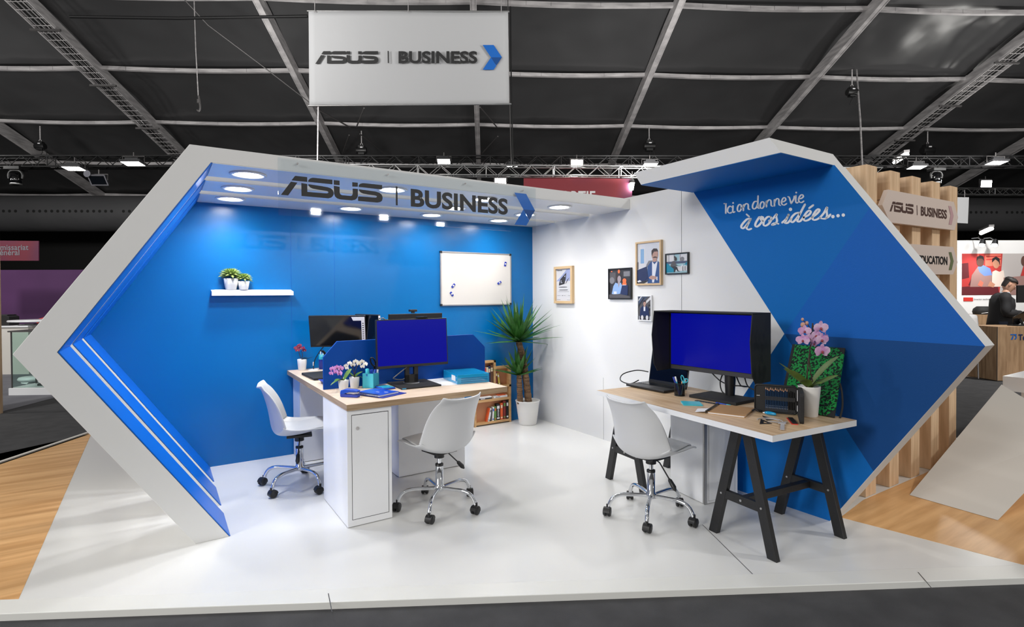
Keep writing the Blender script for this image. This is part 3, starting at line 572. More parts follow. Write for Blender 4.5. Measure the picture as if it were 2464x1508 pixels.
pen('white pen at the right of the turquoise pen holder', (-2.37, -1.345, TZ+.004), (.018, .0, .14), .006, 'white_gloss', None, 'paper')
def scissors(label, loc, rz, lean, handle, scale=1, metal='steel'):
    t = thing('scissors', label, 'scissors', loc, rz)
    R = Matrix.Rotation(lean, 4, 'Y') @ Matrix.Scale(scale, 4)
    for s, cx, cz, rx, rz_, tl in ((-1, -.018, .178, .018, .033, -.35), (1, .024, .168, .020, .022, .3)):
        b = MB(handle); b.M = R; P = [(cx+rx*math.cos(a)*math.cos(tl)-rz_*math.sin(a)*math.sin(tl)*-1, 0, cz+rz_*math.sin(a)*math.cos(tl)+rx*math.cos(a)*math.sin(tl)*0) for a in [2*PI*k/20 for k in range(21)]]
        b.tube(P, .0055, 8, caps=False); b.tube([(cx*.5, 0, cz-rz_*.8), (0, 0, .115)], [.0065, .006], 8); b.build('handle', t)
    for s in (-1, 1):
        b = MB(metal); b.M = R; b.prism([(-.008*s, .005), (.002*s, .005), (.008*s, .115), (-.004*s, .115)], -.0015+.0015*s, .0005+.0015*s, 'y'); b.build('blade', t)
    return t
scissors('black-handled scissors standing in the turquoise pen holder', (-2.378, -1.325, TZ+.005), math.radians(-32), math.radians(4), 'black_gloss', 1.0)
# stapler
t = thing('stapler', 'blue stapler lying open at the front corner of the bench desk', 'stapler', (-2.645, -1.635, TZ), math.radians(-47))
def arm(z0, z1, th0, th1, wd): return [(-.065, z0), (.065, z1), (.068, z1+th1*.6), (.05, z1+th1), (-.02, z0+(z1-z0)*.4+th0*1.1), (-.055, z0+th0)]
b = MB('royal_dark'); b.prism([(-.066, .004), (-.06, 0), (.06, 0), (.066, .006), (.064, .014), (-.03, .020), (-.066, .022)], -.018, .018, 'y'); b.build('base', t, bevel=.003)
b = MB('royal'); b.prism([(-.068, .020), (-.055, .016), (.0, .034), (.064, .036), (.066, .046), (.04, .052), (-.03, .054), (-.062, .044)], -.019, .019, 'y'); b.build('top_arm', t, bevel=.004)
b = MB('steel'); b.prism([(-.02, .022), (.062, .026), (.062, .034), (-.02, .032)], -.009, .009, 'y'); b.build('magazine', t)
# folder + spiral notebook + calculator
b = MB('royal_dark'); b.box(-.13, .125, -.108, .112, 0, .004); t = b.build('document_folder', bevel=.001); place(t, (-2.435, -1.655, TZ), math.radians(-66)); tag(t, 'flat blue folder under the spiral notebook', 'folder')
t = thing('spiral_notebook', 'blue spiral notebook on a flat folder beside the stapler', 'notebook', (-2.466, -1.640, TZ+.0045), math.radians(-66))
b = MB('royal'); b.box(-.118, .118, -.088, .095, .0115, .013); b.box(-.118, .118, -.088, .095, 0, .0015); b.build('cover', t)
b = MB('paper'); b.box(-.116, .116, -.082, .093, .0015, .0115); b.build('pages', t)
b = MB('black_gloss')
for k in range(26): b.tube([(-.112+k*.009, -.088+.009*math.cos(a), .007+.011*math.sin(a)) for a in [2*PI*j/10 for j in range(11)]], .0012, 5, caps=False)
b.build('spiral_binding', t)
b = MB('white_gloss'); b.box(.0, .03, -.005, .0, .0131, .0134); b.box(.05, .085, .02, .03, .0131, .0134); b.build('cover_print', t)
t = thing('pocket_calculator', 'translucent blue pocket calculator behind the spiral notebook', 'calculator', (-2.335, -1.425, TZ), math.radians(6))
b = MB('royal'); b.prism([(-.046, -.09), (.046, -.09), (.046, .088), (.03, .095), (-.03, .095), (-.046, .088)], .002, .012); b.M = Matrix.Translation((0, 0, 0)); b.build('body', t, bevel=.003)
b = MB('cable_grey'); b.box(-.034, .034, .04, .075, .0121, .0135); b.build('display', t)
b = MB('cyan')
for i in range(5):
    for j in range(4): b.box(-.036+i*.0155, -.024+i*.0155, -.08+j*.027, -.062+j*.027, .012, .0155)
b.build('keypad', t)
b = MB('paper')
for k in range(4):
    b.M = Matrix.Rotation(.04*k-.05, 4, 'Z') @ Matrix.Translation((.012*k-.015, .01*k, .0006*k)); b.box(-.09, .09, -.165, .165, 0, .0005)
t = b.build('paper_sheets'); place(t, (-1.855, -1.43, TZ), math.radians(-5)); tag(t, 'loose white paper sheets beside the blue-screen monitor foot', 'paper')
t = thing('box_file', 'translucent turquoise plastic box file on the bench desk', 'box file', (-1.672, -1.45, TZ), math.radians(-7))
b = MB('box_cyan'); b.prism([(-.13, -.16), (.13, -.16), (.13, .16), (-.13, .16)], .058, .070); b.prism([(-.13, .0), (.13, .0), (.13, .0705), (-.13, .0705)], -.1615, -.1585, 'y'); b.prism([(-.16, .0), (.16, .0), (.16, .0705), (-.16, .0705)], -.1315, -.1285, 'x'); b.box(.1285, .1315, -.16, .16, 0, .07); b.box(-.13, .13, -.16, .16, 0, .003); b.build('body', t, bevel=.003)
b = MB('box_cyan_dark')
for z in (.012, .026, .040): b.box(-.10, .12, -.1635, -.16, z, z+.006)
b.build('ridge', t)
b = MB('paper'); b.box(-.1335, -.1318, -.12, -.04, .02, .06); b.build('spine_label', t)
b = MB('box_cyan'); b.M = Matrix.Translation((-.132, -.14, .035)) @ Matrix.Rotation(-PI/2, 4, 'Y'); b.lathe([(.012, 0), (.014, .003), (.006, .004)], 14); b.build('clasp', t)
# cable with puck under the desk top
t = thing('power_cable', 'black cable loop with round plug hanging under the bench desk top', 'cable', (-2.03, -1.20, .60))
b = MB('cable_black'); b.tube(spline([(.10, 0, .135), (.02, 0, .10), (-.05, -.005, .125), (.03, -.01, .085), (-.06, -.01, .03), (-.09, -.01, .04), (-.08, -.01, .09), (-.02, 0, .135)], 6), .0035, 6); b.build('lead', t)
b = MB('black_gloss'); b.M = Matrix.Translation((-.075, -.012, .02)) @ Matrix.Rotation(PI/2, 4, 'X'); b.lathe([(.006, 0), (.018, .0), (.021, .006), (.018, .012), (.006, .012)], 18); b.build('round_plug', t)

# ================================================================== ON THE BLUE WALL
t = thing('printed_shelf', 'white floating shelf with two succulents, printed on the blue wall', 'shelf', (-3.02, -.055, 1.459))  # part of the wall print, modelled as a solid shelf
b = MB('white_gloss'); b.add([(-.323, -.045, 0), (.323, -.045, 0), (.323, .054, 0), (-.323, .054, 0), (-.323, -.045, .034), (.323, -.045, .034), (.323, .054, .05), (-.323, .054, .05), (-.30, -.035, .05), (.30, -.035, .05)], [(3, 2, 1, 0), (0, 1, 5, 4), (4, 5, 9, 8), (8, 9, 6, 7), (1, 2, 6, 9, 5), (0, 4, 8, 7, 3), (2, 3, 7, 6)]); b.build('board', t)
def succulent(label, loc, r, h, cr):  # plants of the wall print, modelled as solid pots
    t = thing('printed_succulent', label, 'plant', loc, 0, 'succulents of the printed shelf')
    b = MB('ceramic'); b.loft([[(x*s, y*s, z) for x, y in rrect(-r, r, -r, r, r*.5)] for s, z in ((.72, 0), (.86, h*.4), (1, h), (.9, h), (.88, h*.86))]); b.build('pot', t)
    b = MB('succulent')
    for k in range(64):
        q = k/63; el = math.radians(-8+88*q**.8); az = k*2.39996; ln = cr*(1.0-.35*q); d = Vector((math.cos(az)*math.cos(el), math.sin(az)*math.cos(el), math.sin(el))); s = Vector((-math.sin(az), math.cos(az), 0)); u = d.cross(s)*-1
        c0 = Vector((0, 0, h+cr*.25)); rows = []
        for i in range(5):
            p = i/4; wv = cr*.30*(math.sin(PI*(.15+.85*p))**.8 if p < 1 else .02)*(1-.3*q); c = c0+d*ln*(.25+.75*p)+u*(cr*.18*p*p); rows.append([c-s*wv*.5, c+u*-wv*.22, c+s*wv*.5, c+u*wv*.16])
        b.loft(rows, 0, True, True)
    b.build('rosette', t); return t
succulent('larger succulent in white pot at left on the printed shelf', (-3.195, -.055, 1.5095), .056, .095, .105)
succulent('smaller succulent in white pot beside the larger one on the printed shelf', (-3.100, -.072, 1.5095), .046, .072, .082)
t = thing('whiteboard', 'framed magnetic whiteboard on the blue wall', 'whiteboard', (-.76, -.001, 1.628))
b = MB('board_white'); b.box(-.437, .437, -.014, 0, -.281, .281); b.build('writing_surface', t)
b = MB('aluminium'); b.box(-.447, .447, -.02, 0, .279, .291); b.box(-.447, .447, -.02, 0, -.291, -.279); b.box(-.447, -.435, -.02, 0, -.279, .279); b.box(.435, .447, -.02, 0, -.279, .279); b.build('frame', t)
for sx in (-1, 1):
    for sz in (-1, 1):
        b = MB('black_plastic'); b.box(sx*.437-.012, sx*.437+.012, -.023, 0, sz*.281-.012, sz*.281+.012); b.build('corner_cap', t, bevel=.003)
for (x, z, an), lab in zip(((-.393, 1.801, 15), (-.473, 1.587, 62), (-1.055, 1.552, 42), (-1.075, 1.463, -35)), ('near its top right corner', 'right of centre', 'at lower left, the upper of two', 'at lower left, the lower of two')):
    t = thing('board_magnet', 'blue clip magnet on the whiteboard %s' % lab, 'magnet', (x, -.0155, z), 0, 'magnets on the whiteboard')
    b = MB('royal_dark'); b.M = Matrix.Rotation(math.radians(an), 4, 'Y'); b.box(-.012, .012, -.008, 0, -.026, .026); b.build('body', t, bevel=.002)
    b = MB('white_gloss'); b.M = Matrix.Rotation(PI/2, 4, 'X'); b.lathe([(.009, .008), (.009, .011), (.004, .012)], 12); b.build('button', t)
# bookcase printed at the foot of the wall, built as shallow relief
t = thing('bookcase', 'low stepped pine bookcase with books, printed on the blue wall', 'bookcase', (-.58, -.03, 0))
def o(b): b.M = Matrix.Translation((.58, .03, 0)); return b
D0, D1 = -.062, -.001
for nm, bx in (('side_panel', (-.376, -.350, 0, .640)), ('side_panel', (-.577, -.552, .43, .718)), ('side_panel', (-.757, -.735, .43, .70)), ('side_panel', (-.83, -.806, 0, .716)),
               ('shelf', (-.806, -.376, .014, .040)), ('shelf', (-.806, -.376, .262, .290)), ('shelf', (-.83, -.350, .405, .430)), ('shelf', (-.552, -.350, .618, .644)), ('shelf', (-.83, -.552, .694, .718))):
    b = o(MB('pine')); b.box(bx[0], bx[1], D0, D1, bx[2], bx[3]); b.build(nm, t, bevel=.001)
b = o(MB('case_inner')); b.box(-.82, -.36, -.004, -.001, .01, .63); b.box(-.82, -.56, -.004, -.001, .6, .71); b.build('back_panel', t)
def book(label, x, z, w_, h_, m, band=None, lean=0, group='books of the printed bookcase', spine=None, flat=False):  # books of the wall print, modelled as shallow blocks
    t = thing('book', label, 'book', (x, -.032, z), 0, group)
    R = Matrix.Rotation(lean, 4, 'Y')
    b = MB(m); b.M = R; b.box(0, w_, -.022, .02, 0, h_); b.build('cover', t, bevel=.0008)
    if band:
        b = MB(band); b.M = R
        if flat: b.box(w_*.12, w_*.45, -.0226, -.0219, h_*.3, h_*.7)
        else: b.box(w_*.12, w_*.88, -.0226, -.0219, h_*.70, h_*.88); b.box(w_*.12, w_*.88, -.0226, -.0219, h_*.08, h_*.16)
        b.build('spine_label', t)
    if spine:
        b = MB('paper'); b.M = R; lettering(b, spine, lambda u, v: (w_*(.30+.40*v), -.0225, h_*(.66-.46*u))); b.build('spine_lettering', t, recalc=False)
    return t
zz = .0405
book('leaning orange book, leftmost on the bottom shelf of the bookcase', -.676, zz, .014, .155, 'orange', None, .27)
book('leaning white book beside the leaning orange one on the bottom shelf', -.655, zz, .022, .150, 'paper', 'cable_grey', .22)
book('thin dark book behind the leaning white one on the bottom shelf', -.627, zz, .012, .146, 'dark_grey', None, .13)
book('pale blue upright book on the bottom shelf of the bookcase', -.597, zz, .019, .153, 'paper', 'royal', .04)
book('green, olive and orange book on the bottom shelf of the bookcase', -.569, zz, .024, .155, 'green_book', 'orange')
book('thick dark book with BIOLOGY on its spine on the bottom shelf', -.541, zz, .044, .182, 'black_plastic', 'paper', 0, 'books of the printed bookcase', 'BIOLOGY')
book('orange and cream book beside the BIOLOGY book', -.489, zz, .030, .186, 'orange', 'cream')
book('red book with green top band on the bottom shelf', -.451, zz, .032, .208, 'maroon', 'green_book')
book('black book at the right end of the bottom shelf', -.411, zz, .028, .208, 'black_plastic', 'paper')
book('grey book lying flat on the middle shelf, the left one', -.765, .2905, .165, .016, 'dark_grey', 'paper', flat=True)
book('white book lying flat on top of the grey one on the middle shelf', -.755, .3075, .15, .012, 'paper', None)
book('white book lying flat on the middle shelf, the right one', -.575, .2905, .18, .022, 'paper', 'cable_grey', flat=True)
book('orange book lying flat on top of the white one on the middle shelf', -.52, .3135, .10, .010, 'orange', None)
for k, (x, w_, h_, m, lab) in enumerate(((-.715, .02, .19, 'dark_grey', 'black'), (-.692, .02, .205, 'red', 'red'), (-.670, .024, .214, 'cream', 'cream'), (-.644, .024, .225, 'navy', 'navy blue'), (-.616, .030, .235, 'brown', 'brown'))):
    book('%s book in the upper left compartment of the bookcase' % lab, x, .4305, w_, h_, m, 'cream' if k in (3, 4) else None)
book('dark red book in the upper right compartment of the bookcase', -.549, .4305, .022, .155, 'maroon', 'cream', -.03)
book('yellow and white leaning book in the upper right compartment', -.508, .4305, .019, .135, 'yellow', 'paper', -.16)

# ================================================================== YUCCA
t = thing('potted_yucca', 'tall two-stemmed yucca in white pot in the corner', 'plant', (-.255, -.255, 0))
b = MB('ceramic'); b.lathe([(.001, .004), (.092, 0), (.097, .006)]+[(.097+.038*z/.265+(.0015 if int(z*80) % 2 else 0), z) for z in [.02+.0125*k for k in range(12)]]+[(.133, .255), (.138, .262), (.138, .27), (.132, .27), (.126, .24), (.001, .238)], 40); b.build('pot', t)
b = MB('gravel'); b.lathe([(.126, .248), (.06, .256), (.001, .258)], 24); b.build('gravel_top', t)
def trunk(P, r): 
    b = MB('bark'); S = spline(P, 8); n = len(S); b.tube(S, [r*(1.08-.22*i/n)+.0025*math.sin(i*2.1) for i in range(n)], 14); b.build('trunk', t)
trunk([(.005, -.01, .24), (-.02, -.01, .45), (-.07, -.01, .75), (-.125, -.005, .94)], .038); trunk([(-.10, .0, .24), (-.108, 0, .42), (-.115, .0, .565)], .032)
def yucca_leaves(c, n, ln, seed, up=(.05, 1.45)):
    rnd = random.Random(seed)
    for k in range(n):
        az = k*2.39996+rnd.uniform(-.2, .2); q = k/n; el = up[0]+(up[1]-up[0])*q**.8+rnd.uniform(-.12, .12); L_ = ln*rnd.uniform(.75, 1.1); d = Vector((math.cos(az)*math.cos(el), math.sin(az)*math.cos(el), math.sin(el))); s = Vector((-math.sin(az), math.cos(az), 0)); c0 = Vector(c)+Vector((0, 0, .03*q)); rows = []
        for i in range(8):
            p = i/7; wv = .052*(.45+.55*math.sin(PI*min(1, p*1.1+.12)))*(1-p**5) if p < 1 else .001; cc = c0+d*L_*p-Vector((0, 0, .10*L_*p*p*math.cos(el))); u = s.cross(d); rows.append([cc-s*wv*.5+u*wv*.22, cc, cc+s*wv*.5+u*wv*.22])
            for rw in rows[-1:]:
                for j, v in enumerate(rw):
                    wx, wy = v.x-.255, v.y-.255
                    if wx > -.012: v.x = -.012+.255
                    if wy > -.035: v.y = -.035+.255
        b = MB('leaf'); b.loft(rows, 0, True, caps=False, closed=False); b.build('leaf', t, recalc=False)
yucca_leaves((-.128, -.005, .935), 58, .50, 3, (-.05, 1.40)); yucca_leaves((-.115, 0, .56), 26, .34, 5, (.15, 1.40))
# ================================================================== TRESTLE TABLE
TH = math.radians(-5.5)
tc = Vector((-.700, -2.975, 0))
LX = Vector((math.cos(TH), math.sin(TH), 0)); LY = Vector((-math.sin(TH), math.cos(TH), 0))
# table corners: near left (-1.11,-3.69), run 1.49 away from the aisle, .715 to the wall
A0 = Vector((-1.112, -3.690, 0)); tc = A0 + LX*.357 + LY*.745
TT = .735
t = thing('trestle_table_top', 'oak table top with white edges lying on two black trestles', 'table', (tc.x, tc.y, .701), TH)
b = MB(['oak_long', 'white_gloss']); b.box(-.357, .357, -.745, .745, 0, .0335, 1); b.add([(-.357, -.745, .034), (.357, -.745, .034), (.357, .745, .034), (-.357, .745, .034)], [(0, 1, 2, 3)], 0); b.build('board', t)
def trestle(cx, cy, label):
    t = thing('trestle', label, 'trestle', (cx, cy, 0), TH, 'black trestles under the oak table top')
    b = MB('black_wood'); b.box(-.315, .315, -.033, .033, .665, .700); b.build('top_bar', t, bevel=.002)
    for sx in (-.30, .30):
        for sy in (-1, 1):
            b = MB('black_wood'); b.add([(sx+dx, sy*(yy+dy), z) for z, yy in ((0, .205), (.672, .034)) for dx, dy in ((-.016, -.030), (.016, -.030), (.016, .030), (-.016, .030))], [(3, 2, 1, 0), (4, 5, 6, 7), (0, 1, 5, 4), (1, 2, 6, 5), (2, 3, 7, 6), (3, 0, 4, 7)]); lg = b.build('leg', t, bevel=.002)
            b = MB('aluminium'); b.M = Matrix.Translation((sx-.0165, sy*.138, .262)) @ Matrix.Rotation(-PI/2, 4, 'Y'); b.lathe([(.007, 0), (.006, .003)], 10); b.build('bolt', lg)
        b = MB('black_wood'); b.box(sx-.014, sx+.014, -.125, .125, .235, .285); b.build('cross_bar', t, bevel=.002)
        b = MB('aluminium'); b.M = Matrix.Translation((sx-.0145, 0, .26)) @ Matrix.Rotation(-PI/2, 4, 'Y'); b.lathe([(.008, 0), (.007, .003)], 10); b.build('bolt', t)
    b = MB('black_wood'); b.box(-.286, .286, -.02, .02, .24, .28); b.build('stretcher', t, bevel=.002)
trestle(-.595, -3.40, 'black trestle under the near end of the oak table top'); trestle(-.470, -2.335, 'black trestle under the far end of the oak table top')
c = thing('pedestal_cabinet', 'white cabinet with metal corner strip under the oak table', 'cabinet', (-.392, -2.715, 0), math.radians(-9), 'white pedestal cabinets')
b = MB('white_gloss'); b.box(-.155, .150, -.175, .175, .003, .66); b.build('carcass', c, bevel=.002)
b = MB('aluminium'); b.box(-.158, -.135, -.178, -.172, .003, .66); b.box(-.158, -.153, -.178, -.160, .003, .66); b.build('corner_strip', c)
b = MB('dark_grey'); b.box(-.120, .12, -.1762, -.1755, .02, .64); b.M = Matrix(); b.build('door_gap', c)
b = MB('white_gloss'); b.box(-.118, .118, -.1785, -.170, .022, .638); b.build('door', c)
# big monitor with shading hood
t = thing('hooded_monitor', 'large monitor with black shading hood and plain blue screen', 'monitor', (-.50, -2.955, TT), math.radians(-88))
cx = -.083; Wm, Hm = .765, .425; zc = .372; yb = .03
b = MB('black_plastic'); b.box(cx-Wm/2, cx+Wm/2, yb, yb+.03, zc-Hm/2, zc+Hm/2); b.box(cx-.2, cx+.2, yb+.03, yb+.07, zc-.14, zc+.12); b.build('housing', t, bevel=.003)
b = MB('screen_blue'); b.box(cx-Wm/2+.010, cx+Wm/2-.010, yb-.0015, yb+.001, zc-Hm/2+.034, zc+Hm/2-.010); b.build('screen', t)
b = MB('dark_grey'); b.box(cx-Wm/2+.01, cx+Wm/2-.01, yb-.0012, yb, zc-Hm/2+.002, zc-Hm/2+.030); b.build('lower_bezel', t)
for sx in (-1, 1):
    x = cx+sx*(Wm/2+.001); b = MB('black_matt')
    b.prism([(yb+.03, zc-Hm/2-.004), (yb+.03, zc+Hm/2+.006), (yb-.175, zc+Hm/2+.012), (yb-.20, zc+.05), (yb-.18, zc-Hm/2+.05), (yb-.14, zc-Hm/2-.008)], min(x, x+sx*.006), max(x, x+sx*.006), 'x'); b.build('hood_side', t, bevel=.001)
b = MB('black_matt'); b.box(cx-Wm/2-.007, cx+Wm/2+.007, yb-.175, yb+.03, zc+Hm/2+.005, zc+Hm/2+.012); b.build('hood_top', t)
b = MB('black_plastic'); b.lathe([(.030, .015), (.036, .12), (.034, .28), (.03, .30)], 20, (.0, .085, 0)); b.build('neck', t)
b = MB('black_matt'); b.box(-.18, .18, -.125, .125, 0, .020); b.build('foot', t, bevel=.004)
def cable(label, P, r=.0045, m='cable_black', name='power_cable'):
    t = thing(name, label, 'cable', P[0]); b = MB(m); b.tube(spline([Vector(p)-Vector(P[0]) for p in P], 8), r, 7); b.build('lead', t); return t
q = Vector((-.43, -2.99, TT))
cable('black cable looping behind the hooded monitor neck to the table', [q+Vector(v) for v in ((.03, .22, .17), (.05, .14, .10), (.01, .02, .09), (-.02, -.05, .10), (.05, -.07, .09), (.08, .0, .085), (.09, .04, .14))])
cable('black cable hanging in a bow at left of the hooded monitor neck', [q+Vector(v) for v in ((.03, .10, .17), (.02, .12, .10), (.02, .10, .03), (.04, .03, .008), (.06, -.05, .008), (.08, -.11, .02), (.08, -.12, .06), (.07, -.06, .09), (.06, -.04, .16))])
# open laptop
t = thing('laptop', 'open black laptop at the far end of the oak table', 'laptop', (-.535, -2.395, TT), math.radians(-90))
b = MB('black_plastic'); b.prism([(-.19, -.13), (.19, -.13), (.19, .125), (-.19, .125)], .004, .020); b.build('base', t, bevel=.004)
b = MB('black_gloss')
for i in range(5):
    for j in range(14): b.box(-.165+j*.0235, -.145+j*.0235, -.015+i*.024, .004+i*.024, .020, .0225)
b.build('keyboard', t)
b = MB('dark_grey'); b.box(-.05, .05, -.11, -.045, .0199, .0206); b.build('touchpad', t)
Rm = Matrix.Translation((0, .125, .018)) @ Matrix.Rotation(math.radians(-10), 4, 'X')
b = MB('black_plastic'); b.M = Rm; b.box(-.19, .19, -.004, .004, 0, .255); b.build('lid', t, bevel=.003)
b = MB('screen_off'); b.M = Rm; b.box(-.18, .18, -.0055, -.0035, .02, .245); b.build('screen', t)
cable('black cable curving behind the open laptop', [(-.40, -2.19, TT+.09), (-.44, -2.10, TT+.095), (-.55, -2.06, TT+.07), (-.62, -2.10, TT+.03), (-.60, -2.18, TT+.01), (-.50, -2.18, TT+.03)])
cable('thin black cable hanging below the oak table edge', [(-.62, -2.30, .69), (-.68, -2.36, .665), (-.58, -2.50, .655), (-.46, -2.52, .60)], .004)
# mesh pen cup
t = thing('mesh_pen_cup', 'black wire mesh pen cup beside the open laptop', 'pen cup', (-.632, -2.70, TT))
b = MB('mesh_cup'); b.lathe([(.036, .003), (.036, .09)], 24, caps=False); b.build('mesh_wall', t)
b = MB('black_plastic'); b.lathe([(.001, 0), (.037, 0), (.037, .004), (.001, .004)], 24); b.tube([(.0365*math.cos(2*PI*k/24), .0365*math.sin(2*PI*k/24), .09) for k in range(25)], .002, 6, caps=False); b.build('rim', t)
L = Vector((-.632, -2.70, TT+.006))
pen('blue marker leaning left in the mesh pen cup', L, (-.025, .035, .125), .006, 'royal', None, 'royal_dark')
pen('white and black marker in the mesh pen cup', L+Vector((.005, .004, 0)), (-.02, .022, .128), .006, 'cyan', None, 'white_gloss')
pen('blue pencil inside the mesh pen cup', L+Vector((-.005, -.004, 0)), (.012, -.014, .10), .004, 'royal', None, 'pencil_wood', 'pencil', 'pencil')
scissors('turquoise-handled scissors in the mesh pen cup', (-.630, -2.715, TT+.006), math.radians(-80), math.radians(10), 'cyan', .66)
pen('white marker at the right of the mesh pen cup', L+Vector((.005, -.01, 0)), (.01, -.03, .12), .0065, 'cyan', None, 'white_gloss')
# flat things
b = MB('cyan'); b.box(-.060, .060, -.060, .060, 0, .007); t = b.build('sticky_notes'); place(t, (-.800, -2.938, TT), math.radians(-42)); tag(t, 'turquoise sticky note pad on the oak table', 'sticky notes')
t = thing('kraft_notebook', 'spiral notebook with kraft cover, one white page folded out', 'notebook', (-.795, -3.225, TT), math.radians(22))
b = MB('kraft'); b.box(-.135, .135, -.11, .10, .010, .0125); b.box(-.135, .135, -.11, .10, 0, .0025); b.build('cover', t)
b = MB('paper'); b.box(-.132, .132, -.105, .098, .0025, .010); b.build('pages', t)
b = MB('paper'); b.add([(-.135, .115, .012), (-.02, .115, .012), (-.03, .19, .002), (-.135, .175, .002)], [(0, 1, 2, 3)]); b.build('loose_page', t, solid=.001)
b = MB('black_gloss')
for k in range(24): b.tube([(-.128+k*.011, .105+.011*math.cos(a), .009+.012*math.sin(a)) for a in [2*PI*j/10 for j in range(11)]], .0013, 5, caps=False)
b.build('spiral_binding', t)
b = MB('black_plastic'); b.tube(spline([(.05, -.11, .012), (.06, -.13, .02), (.045, -.15, .012), (.08, -.16, .006), (.06, -.125, .016), (.03, -.12, .013)], 5), .004, 6); b.tube(spline([(.06, -.13, .014), (.14, -.20, .004)], 3), .002, 5); b.build('elastic_clasp', t)
b = MB(['black_plastic', 'paper']); b.box(-.015, .015, -.165, .165, 0, .003, 0)
for k in range(16): b.box(-.014, -.006 if k % 2 else -.009, -.15+k*.02, -.1492+k*.02, .003, .0033, 1)
t = b.build('ruler'); place(t, (-.672, -3.045, TT), math.radians(4)); tag(t, 'black ruler lying along the hooded monitor foot', 'ruler')
pen('thin blue pen lying on the black ruler', Vector((-.672, -3.03, TT+.0085)), (.0, -.11, 0), .0045, 'royal', None, 'cyan')
# pencil case
pc = thing('pencil_case', 'open black zip pencil case standing on the oak table', 'pencil case', (-.618, -3.405, TT), math.radians(-64))
b = MB('black_matt'); b.prism(rrect(-.118, .118, 0, .172, .022), .004, .016, 'y'); b.build('main_panel', pc, bevel=.003)
b = MB('black_plastic'); b.tube([(x, .002, z) for x, z in rrect(-.114, .114, .005, .167, .02)]+[(.114, .002, .147)], .004, 6); b.build('zip', pc)
b = MB('black_matt'); b.box(-.055, .108, -.006, .003, .078, .102); b.box(-.055, .108, -.006, .003, .012, .03); b.build('elastic_band', pc)
b = MB('aluminium'); b.prism([(-.105, .098), (-.085, .098), (-.089, .104), (-.097, .101), (-.101, .104)], .001, .004, 'y'); b.build('zip_pull', pc)
b = MB('black_matt'); b.M = Matrix.Translation((.118, 0, 0)) @ Matrix.Rotation(math.radians(-84), 4, 'Z'); b.prism(rrect(0, .232, -.002, .172, .022), 0, .022, 'y'); b.build('flap', pc, bevel=.004)
b = MB('paper'); b.M = Matrix.Translation((.118, 0, 0)) @ Matrix.Rotation(math.radians(-84), 4, 'Z'); b.prism([(.02, .09), (.03, .09), (.03, .155), (.02, .15)], -.004, -.001, 'y'); b.prism([(.02, .03), (.03, .03), (.03, .065), (.02, .06)], -.004, -.001, 'y'); b.build('paper_slip', pc)
base = Matrix.Translation((-.618, -3.405, TT)) @ Matrix.Rotation(math.radians(-64), 4, 'Z')
for k in range(18):
    x = -.052+k*.0088; q = base @ Vector((x, -.003, .014)); 
    t = thing('pencil', 'dark blue sharpened pencil in the open black pencil case' if k < 14 else 'black drawing stick at the right of the open pencil case', 'pencil', q, 0, 'pencils in the open pencil case' if k < 14 else 'black sticks in the open pencil case')
    h = .142-.004*(k % 3)
    b = MB('pencil_blue' if k < 14 else 'black_plastic'); b.tube([(0, 0, 0), (0, 0, .012)], .0034, 6, 0); b.tube([(0, 0, .012), (0, 0, h-.014)], .0034, 6, 0); b.build('barrel', t)
    if k < 14:
        b = MB('pencil_wood'); b.tube([(0, 0, h-.014), (0, 0, h)], [.0033, .0004], 6); b.build('tip', t)
        b = MB('paper'); b.box(-.0012, .0012, -.0038, -.0034, .012, .024); b.box(-.001, .001, -.0038, -.0034, .030, .034); b.build('print', t)
t = thing('correction_roller', 'translucent blue correction roller in front of the pencil case', 'correction tape', (-.690, -3.41, TT+.011), math.radians(-80))
b = MB('box_cyan'); b.tube(spline([(-.025, 0, 0), (-.01, 0, .001), (.02, 0, .001), (.04, 0, -.001)], 3), [.005, .007, .009, .010, .0105, .0105, .010, .009, .008, .005], 10); b.build('body', t)
b = MB('paper'); b.tube([(-.036, 0, -.002), (-.024, 0, 0)], [.003, .005], 8); b.build('tip', t)
def setsquare(loc, rz, label, s):
    b = MB('black_plastic'); o_ = [(0, 0), (s, 0), (0, s*.62)]; i_ = [(s*.14, s*.10), (s*.55, s*.10), (s*.14, s*.36)]
    vs = [(x, y, z) for z in (0, .0022) for x, y in o_+i_]; fs = []
    for k in range(3):
        k2 = (k+1) % 3; fs += [(6+k, 6+k2, 9+k2, 9+k), (k2, k, 3+k, 3+k2), (k, k2, 6+k2, 6+k), (3+k2, 3+k, 9+k, 9+k2)]
    b.add(vs, fs); t = b.build('set_square'); place(t, loc, rz); tag(t, label, 'set square')
setsquare((-.880, -3.545, TT), math.radians(62), 'black set square lying nearest the table edge', .115); setsquare((-.770, -3.50, TT+.0), math.radians(75), 'black set square partly under the steel caliper', .105)
t = thing('caliper', 'steel vernier caliper with curved protractor arm on the oak table', 'caliper', (-.845, -3.585, TT), math.radians(30))
b = MB('steel'); b.box(-.150, .03, -.010, .010, .0035, .0065); b.build('beam', t)
b = MB('steel'); b.box(-.02, .025, -.016, .022, .0065, .0095); b.prism([(.015, .01), (.03, .01), (.035, .06), (.022, .075)], .0035, .0065); b.prism([(.03, -.01), (.045, .0), (.06, -.02), (.035, -.02)], .0035, .0065); b.build('slider', t)
b = MB('steel'); b.tube([(.05+.065*math.cos(a), .065+.065*math.sin(a), .004) for a in [-1.5+k*.16 for k in range(21)]], .0028, 5); b.tube([(.05+.045*math.cos(a), .06+.045*math.sin(a), .004) for a in [-1.2+k*.16 for k in range(16)]], .0018, 5); b.build('arc', t)
